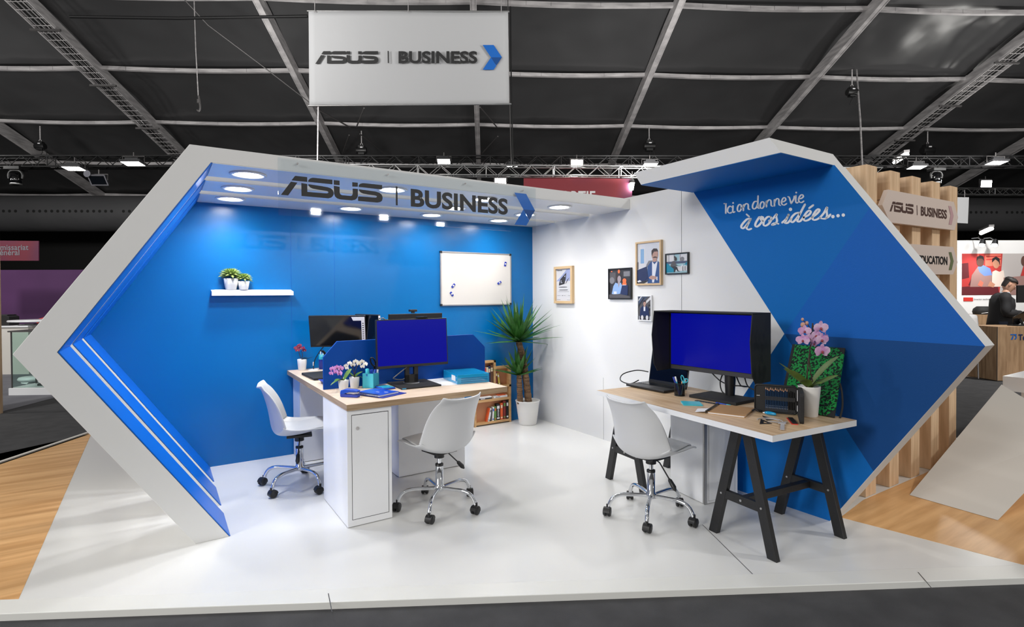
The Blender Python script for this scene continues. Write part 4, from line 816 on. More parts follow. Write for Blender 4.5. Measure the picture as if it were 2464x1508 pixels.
b = MB(['red', 'black_plastic']); b.box(-.016, .016, -.078, .078, 0, .004, 0); b.box(-.011, .014, -.074, .066, .004, .010, 1); t = b.build('lead_box'); place(t, (-.735, -3.575, TT), math.radians(-50)); tag(t, 'red and black flat lead box beside the pencil case flap', 'pencil lead box')
# orchid and green portfolio
P0 = Vector((-.522, -3.555, TT))
t = thing('potted_orchid', 'large orchid with pale pink blossoms in tall white pot', 'plant', P0)
b = MB('ceramic'); b.lathe([(.001, .003), (.044, 0), (.046, .004), (.053, .09), (.0605, .172), (.0605, .177), (.057, .177), (.054, .155), (.001, .152)], 32); b.build('pot', t)
b = MB('soil'); b.lathe([(.054, .156), (.03, .163), (.001, .165)], 20); b.build('soil', t)
SR = Vector((.84, -.54, 0))      # along the picture plane of the aisle
def sp(u, z, dd=0): v = SR*u + Vector((-.54, -.84, 0))*dd; return Vector((v.x, v.y, z))
for P, r_ in (([sp(-.015, .16), sp(-.012, .25), sp(.0, .36), sp(.012, .46), sp(.020, .545)], .0042), ([sp(.015, .16), sp(.02, .20), sp(.008, .26), sp(.0, .34), sp(.004, .42, .01), sp(.02, .50, .01), sp(.025, .53)], .0032), ([sp(.012, .46), sp(.0, .52), sp(-.012, .54), sp(-.04, .565)], .0025)):
    b = MB('stem_dark'); b.tube(spline(P, 8), r_, 8); b.build('stem', t)
def az(u, dd): v = sp(u, 0, dd); return math.atan2(v.y, v.x)
for a in (((0, 0, .165), az(1, .5), .215, .105, .0, 1.12, 0, .25), ((0, 0, .165), az(-1, .35), .22, .062, .02, .72, 0, .35), ((0, 0, .165), az(1, .5), .16, .055, .0, .55, 0, .35), ((0, 0, .165), az(-1, .9), .13, .06, .03, .75, 0, .3), ((0, 0, .165), az(-1, -.3), .19, .05, -.01, .78, 0, .3), ((0, 0, .165), az(.2, 1), .11, .05, .03, .7, 0, .3)):
    b = MB('leaf_orchid'); leaf_mesh(b, *a, n=14); b.build('leaf', t, recalc=False)
for u, z, dd, sc, yw in ((.055, .518, .02, 1.15, 0), (-.035, .500, .015, .95, -.5), (.02, .475, .03, 1.0, .3), (-.048, .447, .02, 1.0, -.7), (-.012, .455, .02, .95, -.2), (.052, .450, .035, 1.1, .1), (.092, .455, .0, .95, .7), (.025, .425, .0, .8, .4), (.052, .385, .04, 1.2, 0)):
    b = MB(['petal_pink', 'petal_core']); v = sp(u, z, dd); blossom(b, v, .036*sc, math.radians(-33)+yw, .12); b.build('blossom', t, recalc=False)
for u, z, r_ in ((-.04, .567, .008), (-.015, .545, .010), (-.038, .535, .013)):
    b = MB('bud'); b.ball(sp(u, z), r_, 8, 0, (1, 1, 1.25)); b.build('bud', t)
t = thing('art_portfolio', 'marbled green art portfolio with black spine leaning on the blue wall', 'portfolio', (-.4585, -3.50, TT))
e0 = Vector((-.455, -3.335, TT+.002)); e1 = Vector((-.455, -3.665, TT+.002)); e2 = Vector((-.158, -3.580, TT+.375)); e3 = Vector((-.158, -3.250, TT+.375))
nn = (e1-e0).cross(e3-e0).normalized(); off = Vector((-.4585, -3.50, TT))
def pq(u, v, k): return e0*(1-u)*(1-v)+e1*u*(1-v)+e2*u*v+e3*(1-u)*v + nn*k - off
sg = 1 if nn.x < 0 else -1
def slab(m, poly, k0, k1, name):
    b = MB(m); n = len(poly); b.add([pq(u, v, sg*k0) for u, v in poly]+[pq(u, v, sg*k1) for u, v in poly], [tuple(range(n)), tuple(range(n, 2*n))]+[(i, (i+1) % n, n+(i+1) % n, n+i) for i in range(n)]); return b.build(name, t)
slab('marbled', [(0, 0), (1, 0), (1, 1), (0, 1)], -.003, .006, 'cover'); slab('black_matt', [(-.005, -.002), (.05, -.002), (.05, 1.002), (-.005, 1.002)], -.004, .0072, 'spine')
for poly in ([(.86, 0), (1.003, -.003), (1.003, .10)], [(.86, 1), (1.003, .9), (1.003, 1.003)]): slab('black_matt', poly, .0, .0075, 'corner')
slab('black_matt', [(.46, .86), (.53, .86), (.53, 1.002), (.46, 1.002)], -.004, .0075, 'ribbon'); 
b = MB('black_matt'); b.tube(spline([pq(1.0, .48, 0), pq(1.03, .38, -sg*.02), pq(1.06, .2, -sg*.03), pq(1.06, .02, -sg*.02)], 6), .006, 6); b.build('tie', t)

# ================================================================== FRAMED PICTURES on the white wall
def framed(name, label, pl_, pr, ptop, pbot, dep, fw, fm, mats, layers, mattw=0):
    """px edges of the front face; on the wall x = 0"""
    ya = on(0, -dep, pl_, (ptop+pbot)/2).y; yb_ = on(0, -dep, pr, (ptop+pbot)/2).y; zt = on(0, -dep, pl_, ptop).z; zb = on(0, -dep, pl_, pbot).z
    W_, H_ = ya-yb_, zt-zb; t = thing(name, label, 'picture', (-.0005, (ya+yb_)/2, zb), -PI/2)
    # local: x to the right as seen, y into the wall, z up
    for bx in ((-W_/2, -W_/2+fw, 0, H_), (W_/2-fw, W_/2, 0, H_), (-W_/2+fw, W_/2-fw, 0, fw), (-W_/2+fw, W_/2-fw, H_-fw, H_)):
        b = MB(fm); b.box(bx[0], bx[1], -dep, 0, bx[2], bx[3]); b.build('frame_rail', t, bevel=.001)
    b = MB(mats); iw, ih = W_-2*fw, H_-2*fw
    for k, (mi, poly) in enumerate(layers):
        y = -dep*.55-.0003*(k+1) if name else 0
        b.add([((u-.5)*iw, y, fw+v*ih) for u, v in poly], [tuple(range(len(poly)))], mi)
    b.build('print', t, recalc=False); return t
def ell(cx, cy, rx, ry, n=18, a0=0, a1=2*PI): return [(cx+rx*math.cos(a0+(a1-a0)*k/n), cy+ry*math.sin(a0+(a1-a0)*k/n)) for k in range(n)]
FULL = [(0, 0), (1, 0), (1, 1), (0, 1)]
def rc(a, b_, c_, d_): return [(a, b_), (c_, b_), (c_, d_), (a, d_)]
D('ph_lilac', (150, 160, 200), .5); D('ph_pale', (206, 206, 210), .5); D('ph_grey', (120, 120, 126), .5); D('ph_dark', (44, 44, 50), .5); D('ph_mid', (82, 80, 84), .5); D('ph_skin', (176, 140, 128), .5); D('ph_skin2', (150, 140, 146), .5); D('ph_hair', (52, 42, 44), .5); D('ph_shirtblue', (136, 168, 214), .5); D('ph_bluesuit', (42, 76, 130), .5); D('ph_navy', (26, 42, 84), .5); D('ph_white', (214, 218, 228), .5); D('ph_sky', (200, 204, 214), .5); D('ph_tower', (120, 160, 200), .5); D('ph_teal', (0, 130, 160), .5); D('ph_tealpale', (150, 186, 196), .5); D('ph_ochre', (226, 110, 60), .5); D('ph_steelblue', (70, 82, 108), .5)
framed('framed_poster', 'pale wood framed laptop poster, leftmost picture on the white wall', 1332.5, 1376, 642, 729.5, .035, .028, 'frame_oak', ['ph_pale', 'ph_lilac', 'ph_dark', 'ph_mid', 'ph_white', 'ph_grey'],
  [(0, FULL), (1, rc(0, .62, 1, 1)), (0, [(0, .62), (.4, .80), (.7, .98), (.2, 1), (0, .95)]), (5, ell(.45, .43, .3, .02)), (2, [(.28, .68), (.68, .88), (.65, .70), (.56, .53), (.18, .48), (.2, .56)]), (3, [(.68, .56), (.9, .73), (.74, .66), (.60, .52)]), (4, [(.3, .60), (.34, .66), (.36, .60)]), (4, rc(.3, .565, .42, .58)), (4, [(.55, .76), (.62, .80), (.60, .74)]), (2, rc(.08, .945, .42, .962)), (3, rc(.22, .335, .78, .352)), (5, rc(.16, .285, .86, .292)), (3, rc(.10, .16, .14, .175)), (5, rc(.18, .165, .3, .172)), (3, rc(.4, .16, .46, .175)), (5, rc(.5, .165, .65, .172)), (5, rc(.8, .165, .95, .172)), (3, rc(.10, .02, .13, .05)), (5, rc(.16, .03, .3, .042)), (5, rc(.75, .03, .98, .038))])
framed('framed_photo', 'black framed photo of a woman in light blue blouse at a laptop', 1463, 1518, 646.5, 719.5, .022, .012, 'black_plastic', ['ph_dark', 'ph_mid', 'ph_grey', 'ph_ochre', 'ph_hair', 'ph_skin2', 'ph_shirtblue', 'ph_white', 'ph_navy', 'ph_pale'],
  [(0, FULL), (1, rc(0, .55, .3, .9)), (2, ell(.12, .62, .12, .12)), (2, rc(.68, .75, .98, .92)), (3, rc(.08, .92, .14, .96)), (3, ell(.46, .93, .05, .07)), (3, ell(.72, .60, .09, .08)), (3, ell(.72, .48, .10, .09)), (9, rc(.62, .42, .8, .46)), (4, ell(.45, .70, .14, .16)), (5, ell(.48, .66, .085, .12)), (5, rc(.42, .5, .52, .6)), (6, [(.12, .14), (.2, .42), (.3, .54), (.44, .5), (.56, .54), (.62, .42), (.58, .16), (.3, .12)]), (5, [(.42, .53), (.52, .53), (.46, .36)]), (7, rc(.22, .14, .36, .23)), (8, [(.52, .12), (.62, .44), (.9, .44), (.88, .10)]), (1, [(0, 0), (1, 0), (1, .06), (.5, .14), (0, .12)])])
framed('framed_photo', 'large oak framed photo of a man in blue suit, highest picture', 1528.6, 1590, 583, 686.5, .030, .016, 'frame_oak', ['ph_sky', 'ph_tower', 'ph_pale', 'ph_grey', 'ph_hair', 'ph_skin', 'ph_bluesuit', 'ph_white', 'ph_navy', 'ph_dark'],
  [(0, FULL), (2, rc(.10, .40, .18, .97)), (1, rc(.14, .5, .32, .86)), (2, rc(.30, .5, .36, .88)), (3, [(.35, .40), (.5, .56), (.72, .56), (.72, .38)]), (2, rc(.0, .36, .4, .5)), (3, rc(0, .36, .06, .54)), (5, ell(.77, .70, .14, .13)), (4, [(.63, .72), (.63, .80), (.72, .85), (.86, .84), (.92, .76), (.88, .77), (.74, .77), (.68, .72), (.67, .66)]), (4, ell(.78, .615, .10, .035)), (5, rc(.68, .50, .86, .62)), (6, [(.46, .10), (.46, .42), (.62, .54), (.76, .52), (.9, .54), (1, .48), (1, 0), (.46, 0)]), (7, [(.66, .02), (.66, .54), (.76, .46), (.9, .55), (.74, .02)]), (8, [(0, .05), (0, .34), (.42, .42), (.52, .10), (.3, .06)]), (5, [(.52, .15), (.62, .19), (.82, .17), (.86, .10), (.64, .09), (.54, .12)]), (7, rc(.85, .07, .89, .16)), (9, [(0, 0), (.3, 0), (.52, .08), (0, .05)]), (7, [(.0, .06), (.12, .09), (.2, .05), (.05, .03)])])
framed('framed_photo', 'black framed photo of a person on a turquoise sofa, rightmost picture', 1600, 1655.5, 610.5, 660.5, .022, .010, 'black_plastic', ['ph_tealpale', 'ph_pale', 'ph_grey', 'ph_teal', 'ph_hair', 'ph_mid', 'ph_dark', 'ph_white', 'ph_steelblue'],
  [(0, FULL), (1, rc(0, .62, .35, .98)), (2, rc(.1, .62, .13, 1)), (2, rc(.36, .62, .39, 1)), (1, rc(.62, .62, 1, .98)), (2, ell(.75, .72, .1, .12)), (2, rc(.64, .62, .67, 1)), (8, rc(0, .50, 1, .62)), (1, rc(.4, .1, 1, .35)), (3, [(0, .05), (0, .55), (.1, .5), (.2, .36), (.36, .3), (.36, .05)]), (3, [(.85, .42), (1, .6), (1, .4)]), (5, [(.2, .4), (.3, .64), (.42, .64), (.46, .46), (.62, .36), (.7, .36), (.5, .40), (.42, .34), (.22, .34)]), (6, [(.22, .36), (.42, .36), (.52, .32), (.58, .12), (.66, .08), (.54, .08), (.48, .2), (.40, .05), (.36, .05), (.36, .22)]), (4, ell(.45, .74, .055, .10)), (4, ell(.41, .85, .04, .05)), (7, rc(.70, .34, .92, .37)), (6, rc(.78, .1, .80, .34)), (6, rc(.88, .12, .90, .34)), (7, [(.74, .37), (.77, .48), (.80, .37)])])
framed('framed_photo', 'small white framed photo of a seated smiling man, lowest picture', 1532.8, 1567.5, 710.5, 771.2, .020, .010, 'white_gloss', ['ph_mid', 'ph_pale', 'ph_grey', 'ph_dark', 'ph_steelblue', 'ph_hair', 'ph_skin', 'ph_navy', 'ph_white'],
  [(0, FULL), (4, [(0, .55), (.75, 1), (0, 1)]), (1, [(.45, .72), (.95, 1), (1, 1), (1, .9), (.55, .66)]), (3, [(0, .62), (.4, .95), (.5, .95), (0, .5)]), (1, [(0, .85), (.2, 1), (.3, 1), (0, .78)]), (3, rc(.78, .4, 1, .66)), (2, rc(.85, .5, .92, .58)), (7, [(.12, .16), (.18, .5), (.36, .60), (.62, .60), (.80, .5), (.86, .16)]), (6, ell(.50, .70, .11, .10)), (5, [(.38, .70), (.38, .80), (.48, .84), (.6, .82), (.62, .72), (.56, .77), (.44, .77)]), (6, rc(.44, .56, .56, .63)), (8, [(.43, .38), (.43, .58), (.5, .54), (.57, .58), (.56, .38)]), (3, rc(0, 0, 1, .16)), (1, ell(.32, .10, .10, .10)), (1, ell(.70, .10, .10, .10)), (8, rc(.06, 0, .11, .16)), (8, rc(.9, 0, .95, .16))])
# ================================================================== HALL ROOF
KR = 11.2
def roofz(d): return CAM.z + KR - .30*d
def hbar(b, a, c, w_, h_, m=0): b.bar(hall(*a), hall(*c), w_, h_, m)
b = MB('roof_vinyl'); NU, NV = 150, 90
PD = [KR/(.3+e) for e in (.527, .399, .306, .231)]; STEP = PD[1]-PD[0]
def rf(u, v):
    r = -27+54*u; d = 1.5+23.5*v
    k = abs(math.sin(PI*(d-PD[0])/STEP)); j = abs(math.sin(PI*(r+.3)/5.1))
    z = roofz(d)+.16+.20*k**.7*j**.6 + .05*math.sin(r*2.3+d*1.1)*k + .035*math.sin(r*5.1-d*2.0)*k
    return hall(r, d, z)
b.grid(rf, NU, NV); struct(b.build('ceiling'))
n_trim = 4
RAFT = (-21.0, -15.9, -10.9, -5.45, -.30, 4.75, 9.75, 14.6, 19.6)
for r in RAFT:
    b = MB('steel'); p = [hall(r, 1.6, roofz(1.6)-.05), hall(r, 24.9, roofz(24.9)-.05)]
    b.bar(p[0], p[1], .15, .30); d_ = Vector((0, 0, -.16)); b.bar(p[0]+d_+HR*.07, p[1]+d_+HR*.07, .02, .04); b.bar(p[0]+d_-HR*.07, p[1]+d_-HR*.07, .02, .04)
    struct(b.build('trim_%d' % n_trim)); n_trim += 1
for k in range(-4, 6):
    d = PD[0]+STEP*k; b = MB('steel'); 
    for a, c in zip(RAFT[:-1], RAFT[1:]):
        P = [hall(a+.05+(c-a-.1)*q/8, d, roofz(d)+.06-.05*math.sin(PI*q/8)) for q in range(9)]
        for u, v in zip(P[:-1], P[1:]): b.bar(u, v+(v-u)*.02, .10, .10)
    struct(b.build('trim_%d' % n_trim)); n_trim += 1
b = MB('black_drape'); p = [hall(-26, 24.8), hall(26, 24.8), hall(26, 24.9), hall(-26, 24.9)]; b.prism([(q.x, q.y) for q in p], -.05, 6); struct(b.build('wall_rear'))
for nm, a, c in (('wall_left', -26, -25.9), ('wall_far_right', 25.9, 26)):
    b = MB('black_drape'); p = [hall(a, -9), hall(c, -9), hall(c, 24.8), hall(a, 24.8)]; b.prism([(q.x, q.y) for q in p], -.05, 14); struct(b.build(nm))
# carpets of the neighbours
def patch(m, pts, z=-.027):
    b = MB(m); P = [on(2, z, *q) for q in pts]; b.add([(v.x, v.y, z) for v in P], [tuple(range(len(P)))]); return struct(b.build('floor'))
patch('carpet_grey', [(-120, 1020), (0, 991), (130, 957), (330, 905), (330, 868), (-200, 868)]); patch('vinyl_floor', [(2250, 898), (2400, 914), (2640, 948), (2640, 868), (2250, 868)])

# air duct along the back of the hall
cL = hc(60, 514, 21.5); cR = hc(2400, 517, 21.5); zc_ = (cL[2]+cR[2])/2
t = hthing('air_duct', 'long black fabric air duct with a row of holes along the back', 'air duct', 0, 21.5, zc_)
b = MB('duct_black'); b.loft([[(r, .68*math.cos(2*PI*k/28), .68*math.sin(2*PI*k/28)) for k in range(28)] for r in (-24, 24)]); b.build('sleeve', t)
b = MB('black_drape')
for k in range(-100, 101):
    if k % 16 == 0: continue
    r = k*.213; b.add([(r+.055*math.cos(2*PI*i/10), -.683, .055*math.sin(2*PI*i/10)) for i in range(10)], [tuple(range(10))])
b.build('vent_holes', t, recalc=False)['kind'] = 'stuff'

# ------------------------------------------------------------------ trusses
def truss(label, m, a, c, d, s, rz=0, slope=0, dd=.0):
    """box truss between hall points a and c (r, z) at depth d, side s"""
    L_ = c[0]-a[0]; t = hthing('lighting_truss', label, 'truss', (a[0]+c[0])/2, d, (a[1]+c[1])/2)
    q = lambda x, y, z: (x, y+dd*x/L_*2, z+(c[1]-a[1])*x/L_)
    for y in (-s/2, s/2):
        for z in (-s/2, s/2):
            b = MB(m); b.tube([q(-L_/2, y, z), q(L_/2, y, z)], s*.085, 8); b.build('chord', t)
    b = MB(m); n = max(4, int(L_/s/1.15)); h = L_/n
    for k in range(n):
        x0 = -L_/2+k*h
        for y in (-s/2, s/2): b.tube([q(x0, y, -s/2 if k % 2 else s/2), q(x0+h, y, s/2 if k % 2 else -s/2)], s*.04, 5, caps=False)
        for z in (-s/2, s/2): b.tube([q(x0, -s/2 if k % 2 else s/2, z), q(x0+h, s/2 if k % 2 else -s/2, z)], s*.04, 5, caps=False)
        if k % 6 == 0:
            for y in (-s/2, s/2): b.tube([q(x0, y, -s/2), q(x0, y, s/2)], s*.05, 5, caps=False)
    b.build('lattice', t); return t
u0 = hc(-60, 390, 14.5); u1 = hc(2530, 390, 14.5); truss('long black lighting truss below the roof, above the silver trusses', 'truss_black', (u0[0], u0[2]), (u1[0], u1[2]), 14.5, .27)
u0 = hc(840, 410, 13.3); u1 = hc(2116, 417, 13.3); truss('silver truss behind the booth fascia and canopy', 'aluminium', (u0[0], u0[2]), (u1[0], u1[2]), 13.3, .235)
u0 = hc(2285, 461, 18.5); u1 = hc(2540, 462, 18.5); truss('distant silver truss at right behind the wooden slat posts', 'aluminium', (u0[0], u0[2]), (u1[0], u1[2]), 18.5, .22)

# ------------------------------------------------------------------ floodlights and other gear
def flood(label, px, py, d, wd, mode, power=0, hot=False):
    r, d, z = hc(px, py, d); t = hthing('floodlight', label, 'floodlight', r, d, z, group='floodlights on the hall trusses')
    tl = {'down': 1.42, 'front': 1.15, 'off': .6, 'flat': .1}[mode]
    Rm = Matrix.Rotation(-tl if mode != 'front' else tl, 4, 'X')
    Rm = Matrix.Rotation(tl, 4, 'X') if mode in ('down', 'front', 'off', 'flat') else Rm
    h = wd*.62
    b = MB('dark_grey'); b.M = Rm; b.box(-wd/2, wd/2, -.01, .05, -h/2, h/2); b.box(-wd*.32, wd*.32, .05, .12, -h*.3, h*.3)
    for k in range(7): b.box(-wd*.32+k*wd*.1, -wd*.30+k*wd*.1, .05, .13, -h*.3, h*.3)
    b.build('housing', t, bevel=.004)
    b = MB('screen_off' if mode == 'off' else ('lamp_hot' if hot else 'lamp_white')); b.M = Rm; b.box(-wd*.44, wd*.44, -.013, -.009, -h*.42, h*.42); b.build('lens', t)
    b = MB('steel_dark'); b.tube([(-wd*.53, .02, 0), (-wd*.53, .03, h*.6), (wd*.53, .03, h*.6), (wd*.53, .02, 0)], .012, 6); b.tube([(0, .03, h*.6), (0, .03, h*.6+.10)], .015, 6); b.build('bracket', t)
    if mode == 'off':
        b = MB('carpet_grey'); b.M = Rm; b.box(-wd*.52, wd*.52, -.012, -.002, -h*.56, -h*.48); b.box(-wd*.52, wd*.52, -.012, -.002, h*.48, h*.56); b.box(-wd*.52, -wd*.46, -.012, -.002, -h*.5, h*.5); b.box(wd*.46, wd*.52, -.012, -.002, -h*.5, h*.5); b.build('rim', t)
    if power: area('floodlight_lamp', hall(r, d-.12, z-.05), hall(r*.5, 2, 0), .35, power)
    return t
flood('lit floodlight on the black truss, just left of the portal top', 320, 393, 14.2, .50, 'down'); flood('lit floodlight under the black truss, second from the left edge', 178, 405, 14.2, .48, 'down')
flood('lit floodlight on the black truss below the hanging banner', 1068, 388, 14.2, .36, 'front'); flood('dazzling floodlight between the silver and black trusses above the red banner', 1388, 393, 14.2, .34, 'flat', 60, True)
flood('lit floodlight under a chain hoist beside the canopy corner', 1564, 396, 14.2, .40, 'down'); flood('dazzling floodlight below the silver truss just above the fascia', 1204, 437, 13.0, .30, 'flat', 60, True)
flood('dazzling floodlight on the distant silver truss at far right', 2373, 442, 17.8, .42, 'flat', 60, True); flood('lit floodlight above the wooden slat posts, seen edge-on', 2206, 402, 14.2, .44, 'down')
flood('lit floodlight on the black truss near the right edge', 2398, 391, 14.2, .48, 'down'); flood('narrow lit floodlight tucked between the two trusses', 1232, 401, 14.0, .30, 'down')
flood('unlit tilted floodlight with pale rim at upper left', 236, 433, 12.5, .36, 'off')
r, d, z = hc(217, 420, 12.5); t = hthing('horn_speaker', 'small grey horn speaker above the unlit floodlight', 'speaker', r, d, z)
b = MB('carpet_grey'); b.M = Matrix.Rotation(PI/2, 4, 'X'); b.lathe([(.075, .10), (.06, .06), (.025, .0), (.02, -.05), (.001, -.05)], 18); b.build('horn', t)
b = MB('steel_dark'); b.tube([(0, .03, 0), (.10, .03, -.06)], .02, 8); b.build('bracket', t)
r, d, z = hc(1521, 440, 13.2); t = hthing('spot_lamp', 'small bright spot lamp hanging left of the canopy corner', 'spotlight', r, d, z)
b = MB('steel_dark'); b.lathe([(.03, .1), (.05, .06), (.07, .0)], 14, caps=False); b.tube([(0, 0, .1), (0, 0, .28)], .01, 6); b.build('shade', t)
b = MB('lamp_hot'); b.lathe([(.04, .06), (.055, -.02), (.03, -.17), (.001, -.18)], 14); b.build('bulb', t)
def moving_head(label, px, py, d, s=1):
    r, d, z = hc(px, py, d); t = hthing('moving_head', label, 'stage light', r, d, z, group='moving head lights on the black truss')
    b = MB('black_plastic'); b.box(-.19*s, .19*s, -.14*s, .14*s, .16*s, .25*s); b.build('base', t, bevel=.01)
    b = MB('black_plastic'); b.tube(spline([(-.16*s, 0, -.05*s), (-.17*s, 0, .06*s), (-.10*s, 0, .15*s), (.10*s, 0, .15*s), (.17*s, 0, .06*s), (.16*s, 0, -.05*s)], 4), .035*s, 8); b.build('yoke', t)
    b = MB('black_gloss'); b.lathe([(.06*s, .10*s), (.11*s, .06*s), (.13*s, -.06*s), (.12*s, -.20*s), (.10*s, -.21*s)], 18); b.build('head', t)
    b = MB('aluminium'); b.lathe([(.124*s, -.17*s), (.126*s, -.205*s), (.10*s, -.212*s), (.001, -.205*s)], 18, caps=False); b.build('lens', t)
moving_head('black moving head light at upper left under the truss', 38, 425, 14.3, 1.0); moving_head('black moving head light above the wooden slat posts', 2253, 425, 14.3, .9)
def hoist(label, px, py, d, top=None, s=1, hang=.5):
    e_ = (hc(px, py, 10)[2]-CAM.z)/10; d = (KR-.25-.62)/(e_+.30); s *= 1.15; r, d, z = hc(px, py, d); t = hthing('chain_hoist', label, 'hoist', r, d, z, group='chain hoists on the roof beams')
    b = MB('black_plastic'); b.box(-.10*s, .10*s, -.08*s, .08*s, -.14*s, .16*s); b.M = Matrix.Rotation(PI/2, 4, 'Y'); b.lathe([(.10*s, -.16*s), (.11*s, -.1*s), (.11*s, .1*s), (.10*s, .16*s)], 14); b.build('motor', t, bevel=.01)
    b = MB('paper'); b.box(-.03*s, .05*s, -.085*s, -.08*s, .05*s, .10*s); b.build('sticker', t)
    b = MB('steel'); b.tube([(.035*math.cos(a), 0, .20*s+.035*math.sin(a)) for a in [2*PI*k/14 for k in range(15)]], .010, 6, caps=False); b.tube([(0, 0, .23*s), (0, 0, max(.3, roofz(d)-.22-z))], .018, 6); b.build('hook_chain', t)
    b = MB('black_matt'); b.tube(spline([(.02, 0, -.14*s), (.05, .02, -.35*hang), (.0, 0, -hang*.6), (-.06, .0, -hang)], 5), .012, 5); b.tube(spline([(.08*s, 0, -.10*s), (.16, .02, -.35*hang), (.20, 0, -hang*.7), (.10, .0, -hang)], 5), .010, 5); b.build('load_chain', t)
hoist('chain hoist on the roof beam above the floodlight beside the canopy', 1562, 352, 14.4); hoist('chain hoist below the left half of the hanging banner', 870, 362, 14.4, s=.9); hoist('chain hoist at far upper left over the truss', 97, 352, 14.4, s=.8); hoist('chain hoist with loose cables above the slat posts', 2232, 362, 14.4, s=1.1)
hoist('chain hoist hanging alone from the beam at upper right', 2050, 222, 12.6, s=.8, hang=.35)
def hcable(label, P, r_, m='steel_dark', cat='cable', name='hanging_wire'):
    q = [hall(*hc(*p)) for p in P]; t = thing(name, label, cat, q[0]); b = MB(m); b.tube([v-q[0] for v in q], r_, 6); b.build('line', t); return t
hcable('thin chain dropping from the roof to the silver truss at right', [(2061, 168, 15.8), (2070, 290, 14.5), (2075, 402, 13.3)], .022, 'steel', 'chain', 'hanging_chain')
hcable('wire with hook dropping beside the cable tray at left', [(466, -30, 12), (471, 120, 12), (477, 232, 12)], .010, 'steel'); 
r, d, z = hc(478, 262, 12); t = hthing('rigging_hook', 'steel hook at the end of the wire beside the cable tray', 'hook', r, d, z); b = MB('steel_dark'); b.tube(spline([(0, 0, .28), (.02, 0, .15), (.03, 0, .02), (.0, 0, -.05), (-.03, 0, -.02)], 4), .02, 6); b.lathe([(.035, .12), (.035, .2)], 8); b.build('hook', t)
hcable('long diagonal wire crossing the roof left of the banner', [(440, -5, 12.4), (500, 60, 13), (620, 150, 14), (760, 258, 15.5)], .014); hcable('knotted strap hanging below the left corner of the banner', [(766, 256, 13.6), (765, 330, 13.6), (764, 392, 13.6)], .018, 'steel', 'strap', 'hanging_strap')
hcable('pair of wires dropping at the right of the banner', [(1222, 0, 13.4), (1224, 130, 13.4), (1230, 400, 13.4)], .012); hcable('dark chain dropping beside the right edge of the banner', [(1228, 0, 13.6), (1229, 130, 13.6), (1234, 400, 13.6)], .020, 'truss_black', 'chain', 'hanging_chain')
for lab, a, c in (('upper left brace rod behind the banner', (762, 262, 15.6), (842, 306, 17.6)), ('upper right brace rod at the beam joint under the banner', (876, 260, 15.6), (858, 305, 17.6)), ('brace rod running down right from the beam joint', (866, 322, 18), (935, 378, 20.5)), ('brace rod running down left from the beam joint', (840, 325, 18), (822, 376, 20.5)), ('brace rod at the beam right of the banner, upper one', (1155, 258, 15.6), (1196, 306, 17.6)), ('brace rod at the beam right of the banner, lower one', (1198, 328, 18), (1150, 380, 20.5))):
    hcable('steel '+lab, [a, c], .022, 'steel_dark', 'brace', 'brace_rod')
hcable('thin black pipe hung level across the upper left roof', [(168, 40, 10.6), (430, 44, 10.6), (740, 39, 10.6)], .028, 'truss_black', 'pipe', 'black_pipe')
# cable trays under two rafters
def tray(label, r, d0, d1, side, lamp=None):
    t = hthing('cable_tray', label, 'cable tray', r, (d0+d1)/2, roofz((d0+d1)/2)-.42)
    f = lambda x, d, z: (x, d-(d0+d1)/2, (roofz(d)-roofz((d0+d1)/2))+z)
    for x in (-.24, .24):
        b = MB('steel'); b.bar(f(x, d0, .03), f(x, d1, .03), .02, .08); b.build('side_rail', t)
    b = MB('steel'); n = 60
    for k in range(n): d = d0+(d1-d0)*k/n; b.bar(f(-.24, d, 0), f(.24, d, 0), .012, .012)
    for x in (-.12, 0, .12): b.bar(f(x, d0, -.006), f(x, d1, -.006), .008, .008)
    b.build('mesh', t)
    b = MB('cable_black')
    for k, x in enumerate((-.15, -.08, .03, .10)): b.tube([f(x+.02*math.sin(q*.9+k), d0+(d1-d0)*q/14, .03) for q in range(15)], .016, 5)
    b.build('cables', t)
    for k in range(7):
        d = d0+(d1-d0)*(k+.5)/7; b = MB('steel_dark'); b.bar(f(-.36, d, -.03), f(.36, d, -.03), .05, .05); b.build('cross_bar', t)
tray('steel cable tray under the roof beam at upper left', -10.82, 9.0, 23.0, 1); tray('steel cable tray under the roof beam at upper right', 14.5, 10, 23.0, 1)
def tube_lamp(label, a, c, r_):
    p, q = hall(*hc(*a)), hall(*hc(*c)); t = thing('tube_lamp', label, 'lamp', p, 0, 'tube lamps hung from the roof'); b = MB('led_cool'); b.tube([(0, 0, 0), q-p], r_, 8); b.build('tube', t)
    b = MB('steel'); o_ = Vector((0, 0, r_*1.6)); b.bar(o_, q-p+o_, r_*2.2, r_*1.2); b.build('batten', t)
tube_lamp('glowing tube lamp beside the right cable tray', (2153, 390, 15.5), (2182, 372, 14.5), .06); tube_lamp('glowing tube lamp below the air duct at right', (2361, 561, 18), (2386, 550, 17), .06)

